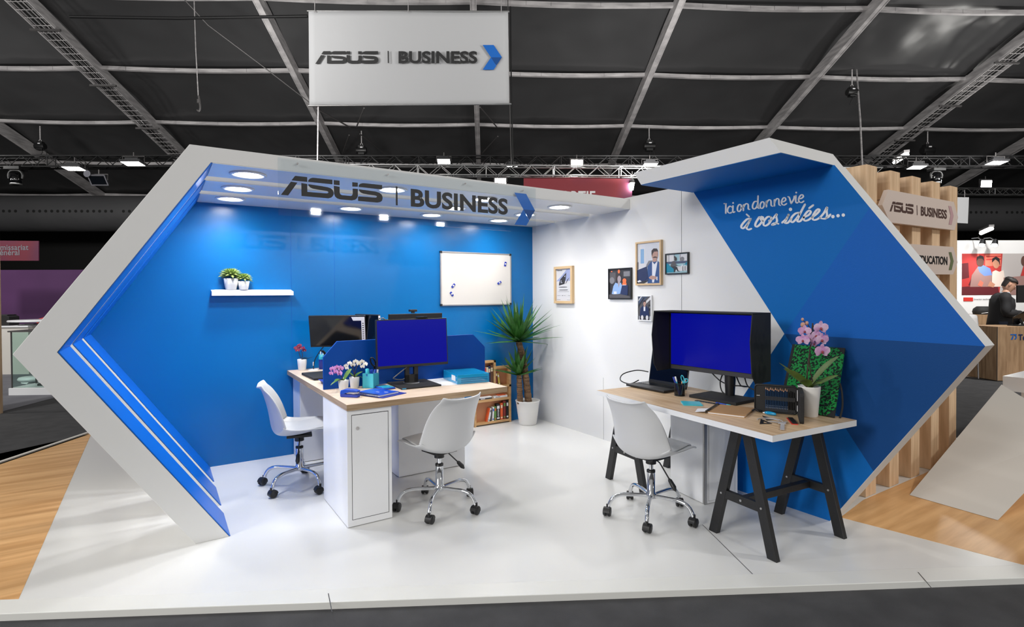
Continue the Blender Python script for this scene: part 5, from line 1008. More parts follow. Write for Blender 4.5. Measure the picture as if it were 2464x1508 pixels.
# ------------------------------------------------------------------ banners and signs of the hall
BD = 8.2
def bp(px, py, k=0): 
    r, d, z = hc(px, py, BD); return Vector((r, -k, z))
o0 = bp(983, 255); t = hthing('hanging_banner', 'big white hanging banner with black lettering and blue chevron', 'banner', o0.x, BD, o0.z)
b = MB('banner_cloth'); c4 = [bp(742.5, 26.5), bp(1222.5, 27.5), bp(1225.5, 250), bp(745, 254.5)]
def bf(u, v):
    p = (c4[0]*(1-u)+c4[1]*u)*(1-v)+(c4[3]*(1-u)+c4[2]*u)*v
    p = p + Vector((0, -.012*math.sin(u*7+v*2)*v-.01*math.sin(PI*2*u)*(1-v), 0)); return p-o0
b.grid(bf, 32, 16); b.build('cloth', t, solid=.004)
b = MB('aluminium'); b.tube([c4[0]-o0+Vector((-.02, 0, 0)), c4[1]-o0+Vector((.02, 0, 0))], .012, 8); b.build('top_rod', t); b = MB('aluminium'); b.tube([c4[3]-o0+Vector((-.02, 0, 0)), c4[2]-o0+Vector((.03, 0, 0))], .014, 8); b.build('bottom_rod', t)
def bq(px, py): return bp(px, py, .03)-o0
g = lambda x, y: bq(720+x/3.7704, y/3.7704)
b = MB('ink'); wordmark(b, lambda u, v: g(151+571*u, 587-115*v)); b.build('wordmark', t, recalc=False)
b = MB('ink'); b.add([g(805, 470), g(816, 470), g(818, 580), g(807, 580)], [(0, 1, 2, 3)]); b.build('divider_bar', t, recalc=False)
b = MB('ink'); lettering(b, 'BUSINESS', lambda u, v: g(904+712*u, 583-112*v), bold=.035); b.build('lettering', t, recalc=False)
b = MB(['logo_blue', 'logo_blue_deep']); chevron(b, lambda u, v: g(1664+175*u, 640-224*v), (0, 0, 1)); b.build('chevron_emblem', t, recalc=False)
for px in (759, 983, 1206):
    b = MB('steel'); q = bq(px, 32); b.tube([q, q+Vector((0, .05, 2.6))], .006, 5); b.build('cord', t)
def flat_sign(name, label, cat, pxs, d, m, text=None, tm='paper', thick=.02):
    q = [Vector((hc(*p, d)[0], 0, hc(*p, d)[2])) for p in pxs]; o_ = (q[2]+q[3])/2; t = hthing(name, label, cat, o_.x, d, o_.z)
    b = MB(m); b.add([v-o_ for v in q]+[v-o_+Vector((0, thick, 0)) for v in q], [(0, 1, 2, 3), (7, 6, 5, 4)]+[(i, (i+1) % 4, 4+(i+1) % 4, 4+i) for i in range(4)]); b.build('panel', t)
    for txt, x0, y0, x1, y1, bd in text or ():
        fn = lambda u, v: Vector((hc(x0+(x1-x0)*u, 600, d)[0], -.004, hc(1232, y1+(y0-y1)*v, d)[2] + (hc(x0+(x1-x0)*u, 500, d)[2]-hc(1232, 500, d)[2]))) - o_
        b = MB(tm); lettering(b, txt, fn, bold=bd); b.build('lettering', t, recalc=False)
    return t
flat_sign('exit_banner', 'red and purple exit banner half hidden behind the booth fascia', 'banner', [(1260, 429), (1521, 430), (1521, 530), (1260, 530)], 13.25, 'sortie_red', [('SORTIE', 1335, 459, 1433, 486, .02)])
flat_sign('office_sign', 'red hanging sign with white lettering over the purple wall', 'sign', [(-90, 578), (93, 579.5), (93, 627), (-90, 627)], 10.6, 'sign_red', [('Commissariat', -37, 584.5, 69, 597.5, .015), ('Général', -14, 596, 47, 609.5, .015)], 'carpet_grey')
flat_sign('blank_banner', 'blank pale hanging banner beside the wooden slat posts', 'banner', [(2285, 474), (2331.5, 474.5), (2329, 537.5), (2285, 535)], 12.5, 'banner_cloth'); BB = bpy.data.objects['blank_banner']
for x in (-.15, .15):
    b = MB('steel'); b.tube([(x, .01, .55), (x, .01, .78)], .006, 5); b.build('cord', BB)

# ------------------------------------------------------------------ left neighbours
r0, d0 = floor_h(-60, 905); 
b = MB('purple_wall'); p = [hall(-16, 11.9), hall(-5.5, 11.9), hall(-5.5, 12.0), hall(-16, 12.0)]; zt_ = hc(100, 649, 11.9)[2]; b.prism([(q.x, q.y) for q in p], -.03, zt_)
t = b.build('purple_wall'); tag(t, 'tall plain purple partition wall at left behind the white counter', 'partition')
t = hthing('reception_counter', 'white reception counter in front of the purple wall', 'counter', -9.5, 11.1)
z1 = hc(40, 787, 10.85)[2]
b = MB('white_matt'); b.box(-1.9, hc(68, 800, 10.85)[0]+9.5, -.25, .35, -.03, z1); b.build('body', t); b = MB('white_gloss'); b.box(-1.95, hc(68, 800, 10.85)[0]+9.5+.02, -.28, .38, z1, z1+.03); b.build('top', t)
t = hthing('reception_counter', 'grey-white counter end partly hidden by the portal tip', 'counter', -8.3, 11.3); b = MB('white_matt'); xa = hc(68, 800, 10.85)[0]+8.3+.04; b.box(xa, 1.2, -.2, .3, -.03, z1-.01); b.build('body', t); b = MB('white_gloss'); b.box(xa, 1.2, -.22, .32, z1-.01, z1+.02); b.build('top', t)
r, d, z = hc(18, 786, 11.0); t = hthing('receipt_printer', 'black printer on the white reception counter at left', 'printer', r-.03, d, z1+.031); b = MB('black_matt'); b.prism([(-.16, 0), (.16, 0), (.16, .17), (.10, .20), (-.16, .20)], -.12, .12, 'y'); b.build('body', t, bevel=.01); b = MB('dark_grey'); b.box(-.14, .12, -.1, .1, .2, .21); b.build('lid', t)
r, d, z = hc(65, 769, 9.9); t = hthing('standing_table', 'round white standing table in front of the counter, behind the portal tip', 'table', r+.24, 9.9); ztb = z
b = MB('white_gloss'); b.lathe([(.001, 0), (.44, 0), (.45, .012), (.44, .03), (.001, .03)], 36, (0, 0, ztb-.03)); b.build('table_top', t)
b = MB('aluminium'); b.tube([(0, 0, -.02), (0, 0, ztb-.03)], .035, 12); b.build('column', t); b = MB('white_gloss'); b.lathe([(.28, -.03), (.28, -.015), (.04, .0)], 30); b.build('foot', t)
r, d, z = hc(80, 782, 10.95); t = hthing('tablet_holder', 'flat dark card reader on the counter under the table top', 'card reader', r, d, z1+.031); b = MB('dark_grey'); b.box(-.22, .18, -.08, .08, 0, .02); b.box(-.1, .06, -.07, .07, .02, .035); b.build('body', t)
r, d, z = hc(97, 764, 11.5); t = hthing('stool', 'red seat back showing above the counter beside the portal', 'stool', r, 11.68); b = MB('red'); b.grid(lambda u, v: (-.22+.44*u, .12*math.sin(PI*u), z-.2+.22*v*(1-.3*(2*u-1)**2)), 10, 6); b.build('seat_back', t, solid=.02); b = MB('chrome'); b.tube([(0, 0, -.03), (0, 0, z-.1)], .025, 8); b.build('column', t); b = MB('chrome'); b.lathe([(.2, -.03), (.2, -.015), (.03, 0)], 20); b.build('foot', t)
r, d = floor_h(70, 946); t = hthing('display_case', 'glass display case on white plinth with phones, left of the portal', 'display case', r+.12, d+.25)
b = MB('white_gloss'); b.box(-.42, .40, -.25, .25, -.03, .08); b.build('plinth', t, bevel=.004)
for x, y in ((-.39, -.22), (-.39, .22), (.37, -.22), (.37, .22)):
    b = MB('steel_dark'); b.tube([(x, y, .08), (x, y, .93)], .010, 8); b.build('post', t)
b = MB('glass_case'); b.box(-.39, -.385, -.22, .22, .085, .92); b.box(-.39, .37, -.22, -.216, .085, .92); b.build('glass', t)
b = MB('steel_dark'); b.box(-.42, .40, -.25, .25, .925, .945); b.build('top', t); b = MB('glass_case'); b.box(-.36, .36, -.2, .2, .60, .606); b.build('glass_shelf', t)
for k, (x, an) in enumerate(((-.06, .1), (.14, -.4), (.30, .2))):
    q = hall(r+.12, d+.25, .081)+HR*x; t2 = thing('display_phone', 'grey device lying in the glass display case', 'device', q, -HY+an, 'grey devices in the display case'); b = MB('dark_grey'); b.box(-.10, .10, -.05, .05, 0, .02 if k else .035); b.build('body', t2, bevel=.004)
r, d = floor_h(72, 925); t = hthing('round_stool', 'low round white stool behind the glass display case', 'stool', hc(72, 909, 9.3)[0]+.05, 9.3); z = hc(72, 909, 9.3)[2]; b = MB('white_gloss'); b.lathe([(.001, z-.05), (.18, z-.045), (.20, z-.01), (.18, z+.02), (.001, z+.025)], 28); b.build('seat', t); b = MB('white_gloss'); b.lathe([(.14, -.03), (.05, z*.5), (.10, z-.05)], 20, caps=False); b.build('pedestal', t)
r, d = floor_h(8, 990); zt_ = hc(8, 538, d)[2]; t = hthing('wood_panel', 'upright wood-edged panel cut by the left picture edge', 'panel', r-.055, d)
b = MB('slat_wood'); b.box(-.045, 0, 0, .06, -.03, zt_); b.build('edge_post', t); b = MB('frame_oak'); b.box(-.5, -.048, .02, .05, -.03, zt_-.02); b.build('board', t); b = MB('steel_dark'); b.box(-.052, -.045, -.002, .05, -.03, zt_-.1); b.build('metal_edge', t)

# ------------------------------------------------------------------ right: slat posts with direction signs
for k, (x, lab) in enumerate(((.484, 'wooden slat post hidden mostly behind the blue feature wall'), (.847, 'first wooden slat post right of the blue feature wall'), (1.210, 'second wooden slat post right of the blue feature wall'), (1.580, 'third wooden slat post right of the blue feature wall'), (1.945, 'last wooden slat post, farthest from the blue feature wall'))):
    b = MB('slat_wood'); b.box(0, .153, 0, .62, .001, 2.36); t = b.build('slat_post', bevel=.002); t.location = (x, -3.412, 0); tag(t, lab, 'post', 'wooden slat posts')
    if k == 1:
        b = MB('dark_grey'); b.box(-.001, 0, .05, .62, 2.15, 2.154); b.build('board_joint', t)
def dsign(name, label, pts, back):
    Y = -3.455; P = [on(1, Y, *q) for q in pts]; c = sum(P, Vector())/len(P); t = thing(name, label, 'sign', c, 0, 'white direction signs on the slat posts')
    b = MB('sign_white'); n = len(P); b.add([v-c for v in P]+[v-c+Vector((0, .03, 0)) for v in P], [tuple(range(n)), tuple(range(2*n-1, n-1, -1))]+[(i, (i+1) % n, n+(i+1) % n, n+i) for i in range(n)]); b.build('board', t)
    return t, (lambda px, py: on(1, Y-.002, px, py)-c)
t, f = dsign('direction_sign', 'upper white arrow sign with chevron on the slat posts', [(2123, 493), (2137.5, 456), (2295.3, 485.7), (2305.5, 523), (2297, 553.5), (2141.5, 534.8)], 0)
g = lambda x, y: f(2120+x/12.32, 450+y/12.32)
b = MB('ink_brown'); wordmark(b, lambda u, v: g(262+703*u+0*v, 712+103*u-300*v)); b.build('wordmark', t, recalc=False)
b = MB('ink_brown'); b.add([g(1060, 535), g(1074, 537), g(1084, 832), g(1070, 830)], [(0, 1, 2, 3)]); b.build('divider_bar', t, recalc=False)
b = MB('ink_brown'); lettering(b, 'BUSINESS', lambda u, v: g(1185+768*u, 845+105*u-(280-8*u)*v), bold=.03); b.build('lettering', t, recalc=False)
b = MB('pink_grey'); b.add([g(*q) for q in ((2000, 555), (2085, 570), (2155, 850), (2095, 1115), (2010, 1105), (2065, 840))], [(0, 1, 2, 5), (5, 2, 3, 4)]); b.build('chevron_emblem', t, recalc=False)
t, f = dsign('direction_sign', 'lower white arrow sign with green chevron on the slat posts', [(2140, 583), (2293.7, 594), (2304.4, 630.7), (2293.7, 660), (2170, 660)], 0)
g = lambda x, y: f(2200+x/16.76, 580+y/16.76)
b = MB('ink'); lettering(b, 'EDUCATION', lambda u, v: g(185+1152*u, 895+70*u-(330+8*u)*v), bold=.03); b.build('lettering', t, recalc=False)
b = MB('olive'); b.add([g(*q) for q in ((1395, 440), (1500, 445), (1590, 810), (1510, 1165), (1395, 1165), (1475, 800))], [(0, 1, 2, 5), (5, 2, 3, 4)]); b.build('chevron_emblem', t, recalc=False)
# sloping white bench of the next stand
def onplane(px, py): 
    v = ray(px, py); s_ = .329; t_ = -(CAM.z-s_*(CAM.x-.775))/(v.z-s_*v.x); return CAM+v*t_
P0, P1 = Vector((.792, -3.563, .003)), Vector((.754, -4.064, .003)); P2 = onplane(2464, 1186); P2 = P1+(P2-P1)*3.6; P3 = Vector((2.656, -3.563, .62))
t = thing('sloping_bench', 'sloping pale grey bench slab of the next stand at right', 'bench', P0); b = MB('white_matt')
G = lambda v: Vector((v.x, v.y, .003)); b.add([v-P0 for v in (P0, P1, P2, P3, G(P3), G(P2)+Vector((0, .25, 0)))], [(0, 1, 2, 3), (0, 3, 4), (1, 5, 2), (2, 5, 4, 3), (0, 4, 5, 1)]); b.build('slab', t)
b = MB('black_matt'); b.box(.02, .03, -.47, -.06, -.0029, .004); b.build('shadow_gap', t)
b = MB('white_gloss'); b.box(1.895, 3.2, -.9, .0, .56, .69); b.box(2.0, 3.1, -.8, -.1, 0, .56); b.build('seat_block', t)

# ------------------------------------------------------------------ right: neighbouring stand with poster, counters, man
DW = 11.2
wl = hc(2294, 700, DW)[0]; zt_ = hc(2370, 578, DW)[2]
b = MB('white_wall'); p = [hall(wl-1.2, DW), hall(wl+4.5, DW), hall(wl+4.5, DW+.1), hall(wl-1.2, DW+.1)]; b.prism([(q.x, q.y) for q in p], -.02, zt_); t = b.build('stand_wall'); tag(t, 'white back wall of the neighbouring stand at right', 'partition')
D('po_red', (176, 52, 50), .5); D('po_deep', (92, 28, 34), .5); D('po_blue', (104, 130, 186), .5); D('po_cloth', (150, 116, 110), .5); D('po_face', (88, 58, 50), .5); D('po_face2', (184, 130, 104), .5); D('po_cream', (216, 200, 188), .5); D('po_sky', (176, 170, 168), .5); D('po_hair', (36, 30, 32), .5); D('po_pink', (214, 110, 90), .5)
q = [hc(2314.5, 610, DW), hc(2520, 608, DW), hc(2520, 712, DW), hc(2314.5, 710, DW)]; W_, H_ = q[1][0]-q[0][0], q[0][2]-q[3][2]
t = hthing('wall_poster', 'wall poster of two people in red light on the neighbouring stand', 'poster', (q[0][0]+q[1][0])/2, DW-.012, q[3][2])
b = MB(['po_red', 'po_deep', 'po_pink', 'po_blue', 'po_cloth', 'po_face', 'po_face2', 'po_cream', 'po_sky', 'po_hair']); b.add([(-W_/2, .011, 0), (W_/2, .011, 0), (W_/2, .011, H_), (-W_/2, .011, H_)], [(0, 1, 2, 3)], 8)
def pu(px, py): return ((px-2314.5)/205.5-.5)*W_, (710-py)/100*H_
for k, (m, P) in enumerate(((0, [(2314.5, 610), (2412, 610), (2405, 710), (2314.5, 710)]), (1, [(2314.5, 634), (2330, 632), (2332, 668), (2314.5, 672)]), (2, [(2370, 612), (2408, 612), (2408, 640), (2370, 640)]), (0, [(2372, 616), (2408, 615), (2408, 618), (2372, 619)]), (0, [(2372, 623), (2408, 622), (2408, 625), (2372, 626)]), (2, [(2352, 610), (2354, 610), (2354, 640), (2352, 640)]),
      (1, [(2314.5, 690), (2400, 684), (2405, 710), (2314.5, 710)]), (1, [(2330, 686), (2340, 662), (2352, 645), (2345, 690)]), (4, [(2334, 690), (2338, 662), (2352, 642), (2366, 638), (2382, 646), (2388, 664), (2386, 690)]), (3, [(2352, 642), (2366, 638), (2382, 646), (2387, 662), (2368, 664), (2356, 654)]), (5, [(2358+9*math.cos(a), 630+12*math.sin(a)) for a in [i*PI/7 for i in range(14)]][::-1]), (9, [(2349, 628), (2350, 618), (2358, 614), (2366, 617), (2368, 628), (2362, 622), (2354, 622)]),
      (6, [(2396+8*math.cos(a), 634+12*math.sin(a)) for a in [i*PI/7 for i in range(14)]][::-1]), (9, [(2386, 632), (2387, 622), (2396, 617), (2404, 622), (2406, 640), (2402, 630), (2394, 624)]), (7, [(2386, 690), (2387, 654), (2395, 650), (2404, 654), (2414, 650), (2420, 690)]), (6, [(2376, 688), (2382, 676), (2394, 684), (2390, 692)]), (2, [(2352, 686), (2358, 674), (2366, 680), (2362, 690)]), (4, [(2414, 668), (2464, 664), (2520, 668), (2520, 710), (2414, 710)]), (0, [(2455, 664), (2462, 640), (2520, 640), (2520, 664)]), (5, [(2462+6*math.cos(a), 628+12*math.sin(a)) for a in [i*PI/7 for i in range(14)]][::-1]))):
    b.add([(pu(*p)[0], .0105-.0004*k, pu(*p)[1]) for p in P], [tuple(range(len(P)))], m)
b.build('print', t, recalc=False)
t = flat_sign('brand_label', 'small red label with slogan under the wall poster', 'sign', [(2319, 715.5), (2341.5, 715.5), (2341.5, 724.5), (2319, 724.5)], DW-.01, 'red', [('Lenovo', 2321.5, 717.8, 2339.5, 722.4, .01)], 'paper', .008)
o_ = t.location; b = MB('ink'); fn = lambda u, v: Vector((hc(2343.5+66*u, 600, DW-.01)[0], 0, hc(2370, 722.6-4.8*v, DW-.01)[2])); 
cc = Vector((hc(2330.2, 700, DW-.01)[0], 0, hc(2330.2, 724.5, DW-.01)[2])); lettering(b, 'Smarter technology for all', lambda u, v: fn(u, v)-cc, bold=.005); b.build('slogan', t, recalc=False)
for px, lab in ((2364, 'chrome spot lamp seen end-on above the wall poster'), (2394, 'chrome spot lamp angled down above the wall poster')):
    r, d, z = hc(px, 584, DW-.25); t = hthing('wall_spot', lab, 'spotlight', r, d, z); b = MB('chrome'); b.M = Matrix.Rotation(.5, 4, 'Y') @ Matrix.Rotation(-.3, 4, 'X'); b.lathe([(.03, .08), (.045, .05), (.06, -.06)], 16, caps=False); b.build('shade', t); b = MB('lamp_white'); b.M = Matrix.Rotation(.5, 4, 'Y') @ Matrix.Rotation(-.3, 4, 'X'); b.lathe([(.05, -.05), (.001, -.055)], 16); b.build('bulb', t); b = MB('chrome'); b.tube([(0, 0, .05), (0, .1, .12), (0, .25, .12)], .012, 6); b.build('arm', t)
    l = bpy.data.lights.new('wall_spot_lamp', 'SPOT'); l.energy = 22; l.spot_size = 1.6; l.spot_blend = 1; l.shadow_soft_size = .05; lo = bpy.data.objects.new('wall_spot_lamp', l); COL.objects.link(lo); lo.location = hall(r, d-.15, z-.1); lo.rotation_euler = (Vector(hall(r, DW, z-.9))-lo.location).to_track_quat('-Z', 'Y').to_euler()
r, d = 9.15, 10.15; zt_ = hc(2370, 757, d)[2]; t = hthing('side_counter', 'wood-fronted counter with white edge strip behind the man', 'counter', hc(2392, 800, d)[0], d)
b = MB('counter_wood'); b.box(-.9, -.02, 0, .45, -.02, zt_); b.build('body', t); b = MB('white_gloss'); b.box(-.02, .01, -.01, .46, -.02, zt_-.02); b.build('edge_strip', t); b = MB('vinyl_floor'); b.box(.01, .35, .02, .45, -.02, zt_); b.build('end_panel', t)
r, d, z = hc(2367, 757, 10.3); t = hthing('laptop_bag', 'black laptop bag lying on the counter behind the man', 'bag', r+.02, 10.35, zt_+.002); b = MB('black_matt'); b.loft([[(x*s, y*.13*s, z_) for x, y in [(.17*math.cos(a), math.sin(a)) for a in [2*PI*i/16 for i in range(16)]]] for s, z_ in ((.95, 0), (1.05, .05), (.95, .11), (.6, .155))]); b.build('body', t); b = MB('white_gloss'); b.tube(spline([(-.14, -.13, .02), (-.05, -.145, .035), (.1, -.14, .04)], 4), .006, 5); b.build('zip', t)
r, d, z = hc(2337, 760, 9.2); t = hthing('white_chair', 'white chair back peeking out above the chevron tip', 'chair', r, 9.2); b = MB('chair_white'); b.grid(lambda u, v: (-.2+.4*u, -.08*math.sin(PI*u)+.1*v, .45+(z-.42)*v*(1-.06*(2*u-1)**2)), 10, 8); b.grid(lambda u, v: (-.2+.4*u, -.35+.3*v, .45), 4, 4); b.build('shell', t, solid=.012)
for x, y in ((-.17, -.33), (.17, -.33), (-.17, .05), (.17, .05)):
    b = MB('chrome'); b.tube([(x, y, -.02), (x*.9, y*.9, .45)], .012, 6); b.build('leg', t)
r0, d0 = floor_h(2400, 913); zt_ = hc(2400, 786, d0)[2]
t = hthing('info_counter', 'wood-fronted info counter with blue logo at the right edge', 'counter', r0, d0, 0, math.radians(0)); b = MB('counter_wood'); b.box(0, 1.9, 0, .55, -.02, zt_); b.build('body', t, bevel=.003); b = MB('steel_dark'); b.box(-.004, 0, .0, .01, -.02, zt_); b.build('edge_strip', t)
def cq(px, py): r, d, z = hc(px, py, d0); return Vector((r-r0, -.003, z))
b = MB('logo_blue'); b.add([cq(*q) for q in ((2431, 803.5), (2446, 803.5), (2446, 806), (2431, 806))], [(0, 1, 2, 3)]); b.add([cq(*q) for q in ((2436, 808), (2439, 808), (2436, 817), (2432, 817))], [(0, 1, 2, 3)])
P = [(2441+5.5*math.cos(a), 811-6*math.sin(a)) for a in [PI/2-PI*i/8 for i in range(9)]]; Q = [(2441+2.6*math.cos(a), 811-3.4*math.sin(a)) for a in [PI/2-PI*i/8 for i in range(9)]]
b.add([cq(*v) for v in P+Q], [(i, i+1, 10+i, 9+i) for i in range(8)]); b.build('emblem', t, recalc=False)
b = MB('navy'); lettering(b, 'Tech', lambda u, v: cq(2450+34*u, 818.5-14.5*v), bold=.03); b.build('lettering', t, recalc=False)
r, d, z = hc(2466, 708, d0+.3); t = hthing('desktop_monitor', 'black monitor seen from behind on the info counter', 'monitor', r, d, zt_); b = MB('black_plastic'); b.box(-.13, .30, 0, .03, hc(2450, 728, d)[2]-zt_, hc(2450, 686, d)[2]-zt_); b.build('housing', t, bevel=.006); b = MB('black_plastic'); b.box(.06, .12, .03, .06, 0, .55); b.box(-.02, .20, -.08, .14, 0, .012); b.build('stand', t)
r, d, z = hc(2456, 786, d0+.2); t = hthing('tablet_stand', 'black tablet tilted on a stand under the man\'s hands', 'tablet', r+.02, d, zt_+.001); b = MB('black_gloss'); b.M = Matrix.Translation((0, .02, .13)) @ Matrix.Rotation(math.radians(-25), 4, 'Y') @ Matrix.Rotation(math.radians(20), 4, 'X'); b.box(-.15, .15, -.006, .006, -.10, .10); b.build('tablet', t, bevel=.003); b = MB('black_matt'); b.box(-.16, .2, -.10, .10, 0, .015); b.bar((.02, 0, .01), (.0, .03, .12), .04, .03); b.build('stand', t)
# ================================================================== THE MAN AT THE INFO COUNTER
r, d = floor_h(2397, 897); mr = hc(2415, 800, 9.55)[0]
t = hthing('person', 'man in black jacket and white shirt bent over a tablet behind the info counter', 'person', mr, 9.55, -.02)
def skin_body(name, chains, m, parent):
    """chains: list of lists of (point, radius); equal points are shared"""
    me = bpy.data.meshes.new(name); bm = bmesh.new(); lay = bm.verts.layers.skin.verify(); seen = {}
    def vert(p, r_):
        k = tuple(round(c, 4) for c in p)
        if k not in seen:
            v = bm.verts.new(p); v[lay].radius = (r_, r_); seen[k] = v
            if len(seen) == 1: v[lay].use_root = True
        return seen[k]
    for ch in chains:
        vs = [vert(p, r_) for p, r_ in ch]
        for a, b_ in zip(vs[:-1], vs[1:]):
            if a is not b_ and not bm.edges.get((a, b_)): bm.edges.new((a, b_))
    bm.to_mesh(me); bm.free(); me.materials.append(M[m]); o_ = bpy.data.objects.new(name, me); COL.objects.link(o_); o_.parent = parent
    k = o_.modifiers.new('skin', 'SKIN'); k.use_smooth_shade = True; k.use_x_symmetry = False
    q = o_.modifiers.new('sub', 'SUBSURF'); q.levels = 2; q.render_levels = 2
    return o_
PEL = ((-.06, 0, .92), .13); CH = ((-.02, .0, 1.22), .15); NK = ((.02, 0, 1.44), .055)
def hand(w_, dx, dy):
    w_ = Vector(w_); dv = Vector((dx, dy, -.12)).normalized(); s = Vector((-dv.y, dv.x, 0)).normalized(); out = []
    pm = w_+dv*.07
    out.append([(tuple(w_), .026), (tuple(pm), .030)])
    for k, ln in enumerate((.070, .080, .074, .058)):
        b_ = pm+s*(-.030+.020*k)+dv*.015; m_ = b_+dv*ln*.55+Vector((0, 0, .012)); e = b_+dv*ln+Vector((0, 0, -.012)); out.append([(tuple(pm), .030), (tuple(b_), .0105), (tuple(m_), .009), (tuple(e), .0075)])
    th_ = w_+dv*.03-s*.035; out.append([(tuple(w_+dv*.02), .024), (tuple(th_), .012), (tuple(th_+dv*.045-s*.01), .009)]); out.append([(tuple(w_), .026), (tuple(w_+dv*.02), .024)])
    return out
S1, E1, W1_ = (-.14, -.17, 1.36), (-.19, -.25, 1.09), (.10, -.24, 1.08); S2, E2, W2_ = (.03, .17, 1.35), (.07, .24, 1.09), (.24, .06, 1.075)
HEADJ = (.055, -.01, 1.52)
ch = [[PEL, CH, NK, (HEADJ, .06)], [CH, ((-.09, -.10, 1.36), .07), (S1, .055), (E1, .042), (W1_, .026)], [CH, ((.0, .10, 1.36), .07), (S2, .055), (E2, .042), (W2_, .026)],
      [PEL, ((-.10, -.09, .86), .085), ((-.11, -.10, .50), .055), ((-.13, -.10, .09), .04), ((-.05, -.11, .05), .035)], [PEL, ((-.04, .09, .86), .085), ((-.04, .10, .50), .055), ((-.06, .10, .09), .04), ((.02, .09, .05), .035)]]
ch += hand(W1_, 1, .10) + hand(W2_, .9, -.4)
skin_body('body', ch, 'skin', t)
HM = Matrix.Translation((.085, -.02, 1.60)) @ Matrix.Rotation(math.radians(-32), 4, 'Z') @ Matrix.Rotation(math.radians(34), 4, 'Y')   # local +X is the face
b = MB(['skin', 'hair_dark', 'paper']); b.M = HM
prof = [(-.128, .035, .02), (-.115, .055, .032), (-.09, .070, .015), (-.05, .080, .008), (-.01, .084, .002), (.03, .087, -.006), (.07, .080, -.012), (.10, .058, -.016), (.118, .025, -.018)]
b.loft([[(xo+rr*1.14*math.cos(a), rr*.88*math.sin(a), z) for a in [2*PI*k/20 for k in range(20)]] for z, rr, xo in prof])
b.add([(.088, -.010, .015), (.088, .010, .015), (.118, 0, -.035), (.086, -.017, -.042), (.086, .017, -.042)], [(0, 1, 2), (0, 2, 3), (1, 4, 2), (2, 4, 3)], 0, True)
b.tube([(.083, -.022, -.068), (.092, 0, -.070), (.083, .022, -.068)], [.004, .007, .004], 6)
for s in (-1, 1):
    b.ball((.080, s*.032, .012), .012, 8, 2, (.6, 1.2, .7)); b.ball((.0865, s*.032, .011), .005, 6, 1, (.5, 1, 1)); b.tube([(.088, s*.018, .030), (.086, s*.045, .030)], .004, 5, 1)
    b.ball((-.005, s*.079, -.005), .028, 8, 0, (.7, .35, 1.2))
hd = b.build('head', t, recalc=False)
b = MB('hair_dark'); b.M = HM
b.loft([[(-.014+rr*1.16*math.cos(a)+(0 if math.cos(a) < .3 else -.012*(z < .06)), rr*.93*math.sin(a), z+(.03*max(0, math.cos(a)) if z < .06 else 0)+.006*math.sin(5*a)) for a in [2*PI*k/24 for k in range(24)]] for z, rr in ((.048, .086), (.062, .094), (.085, .092), (.112, .072), (.130, .03))])
b.loft([[(-.03+rr*math.cos(a), rr*.98*math.sin(a), z) for a in [PI*.55+PI*.9*k/12 for k in range(13)]] for z, rr in ((-.075, .060), (-.04, .072), (.0, .078), (.05, .082))], caps=False, closed=False); b.build('hair', t)
def ring(c, rx, ry, an=0, n=18): return [(c[0]+rx*math.cos(a)*math.cos(an)-ry*math.sin(a)*math.sin(an), c[1]+rx*math.cos(a)*math.sin(an)+ry*math.sin(a)*math.cos(an), c[2]) for a in [2*PI*k/n for k in range(n)]]
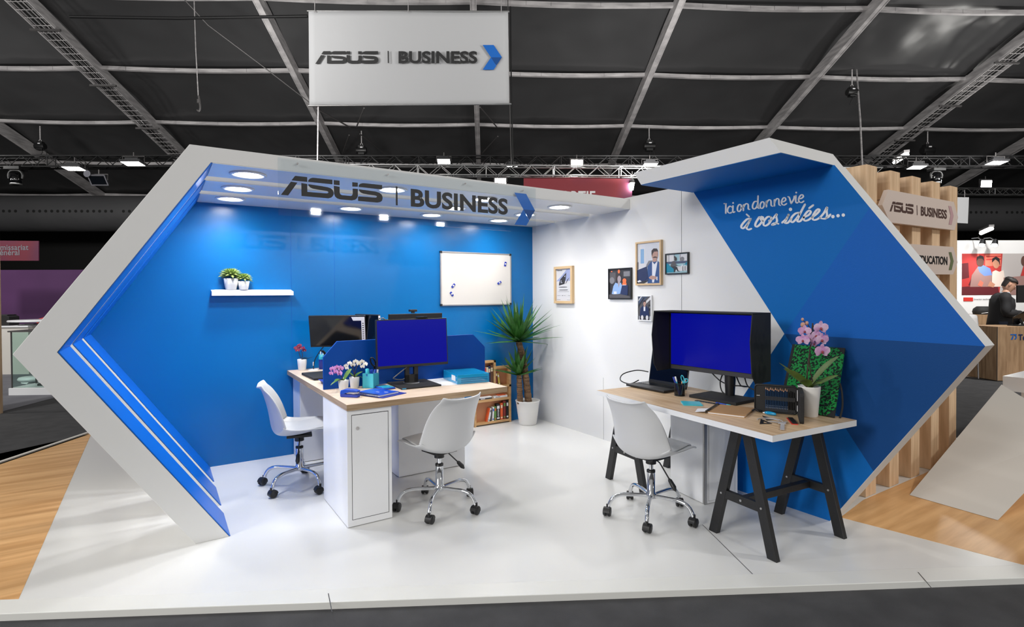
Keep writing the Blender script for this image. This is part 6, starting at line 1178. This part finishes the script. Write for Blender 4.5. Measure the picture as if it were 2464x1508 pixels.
b = MB('shirt'); b.loft([ring((-.055, 0, .90), .135, .175), ring((-.04, 0, 1.05), .13, .17), ring((-.02, 0, 1.22), .135, .18), ring((-.01, 0, 1.33), .12, .17), ring((.0, 0, 1.40), .075, .09), ring((.025, 0, 1.465), .062, .066)]); b.tube([tuple(Vector(W1_)+Vector((-.03, 0, 0))), tuple(Vector(W1_)+Vector((.012, 0, 0)))], .034, 12); b.tube([tuple(Vector(W2_)+Vector((-.03, .03, 0))), tuple(Vector(W2_)+Vector((.008, -.01, 0)))], .034, 12); b.build('shirt', t)
# jacket: open at the front (towards +x and the aisle)
A_ = [math.radians(-8)+2*PI*k/26*.93 for k in range(27)]
def jr(c, rx, ry, gap): 
    a0 = math.radians(-48)+gap; a1 = math.radians(-48)+2*PI-gap; return [(c[0]+rx*math.cos(a0+(a1-a0)*k/26), c[1]+ry*math.sin(a0+(a1-a0)*k/26), c[2]) for k in range(27)]
b = MB('suit'); b.loft([jr((-.07, 0, .80), .175, .215, .30), jr((-.06, 0, .95), .165, .205, .30), jr((-.045, 0, 1.08), .155, .20, .34), jr((-.025, 0, 1.22), .16, .212, .46), jr((-.02, 0, 1.33), .148, .215, .62), jr((-.02, 0, 1.395), .105, .15, .8), jr((.0, 0, 1.445), .075, .085, .9)], caps=False, closed=False)
for s_, e_, w_ in ((S1, E1, W1_), (S2, E2, W2_)):
    s_, e_, w_ = Vector(s_), Vector(e_), Vector(w_); b.tube(spline([s_+Vector((.05, -s_.y*.35, .03)), s_, s_*.5+e_*.5, e_, e_*.45+w_*.55, w_*.9+e_*.1], 4), [.075]*2+[.082]*4+[.072]*5+[.064]*6+[.05]*3+[.046], 14)
b.build('jacket', t, solid=.012)
b = MB('trousers')
for s, P in ((-1, [(-.10, -.09, .93), (-.105, -.10, .70), (-.11, -.10, .50), (-.125, -.10, .25), (-.12, -.10, .06)]), (1, [(-.04, .09, .93), (-.04, .10, .70), (-.04, .10, .50), (-.055, .10, .25), (-.05, .10, .06)])): b.tube(spline(P, 4), [.112]*3+[.095]*4+[.078]*4+[.066]*4+[.066]*2, 14)
b.loft([ring((-.07, 0, .83), .13, .175), ring((-.065, 0, .90), .14, .18), ring((-.06, 0, .97), .13, .17)]); b.build('trousers', t)
for y, x in ((-.105, -.12), (.10, -.05)):
    b = MB('shoe'); b.loft([ring((x+.055, y, .0), .135, .045), ring((x+.055, y, .03), .135, .046), ring((x+.03, y, .065), .10, .042), ring((x+.0, y, .10), .055, .042)]); b.build('shoe', t)
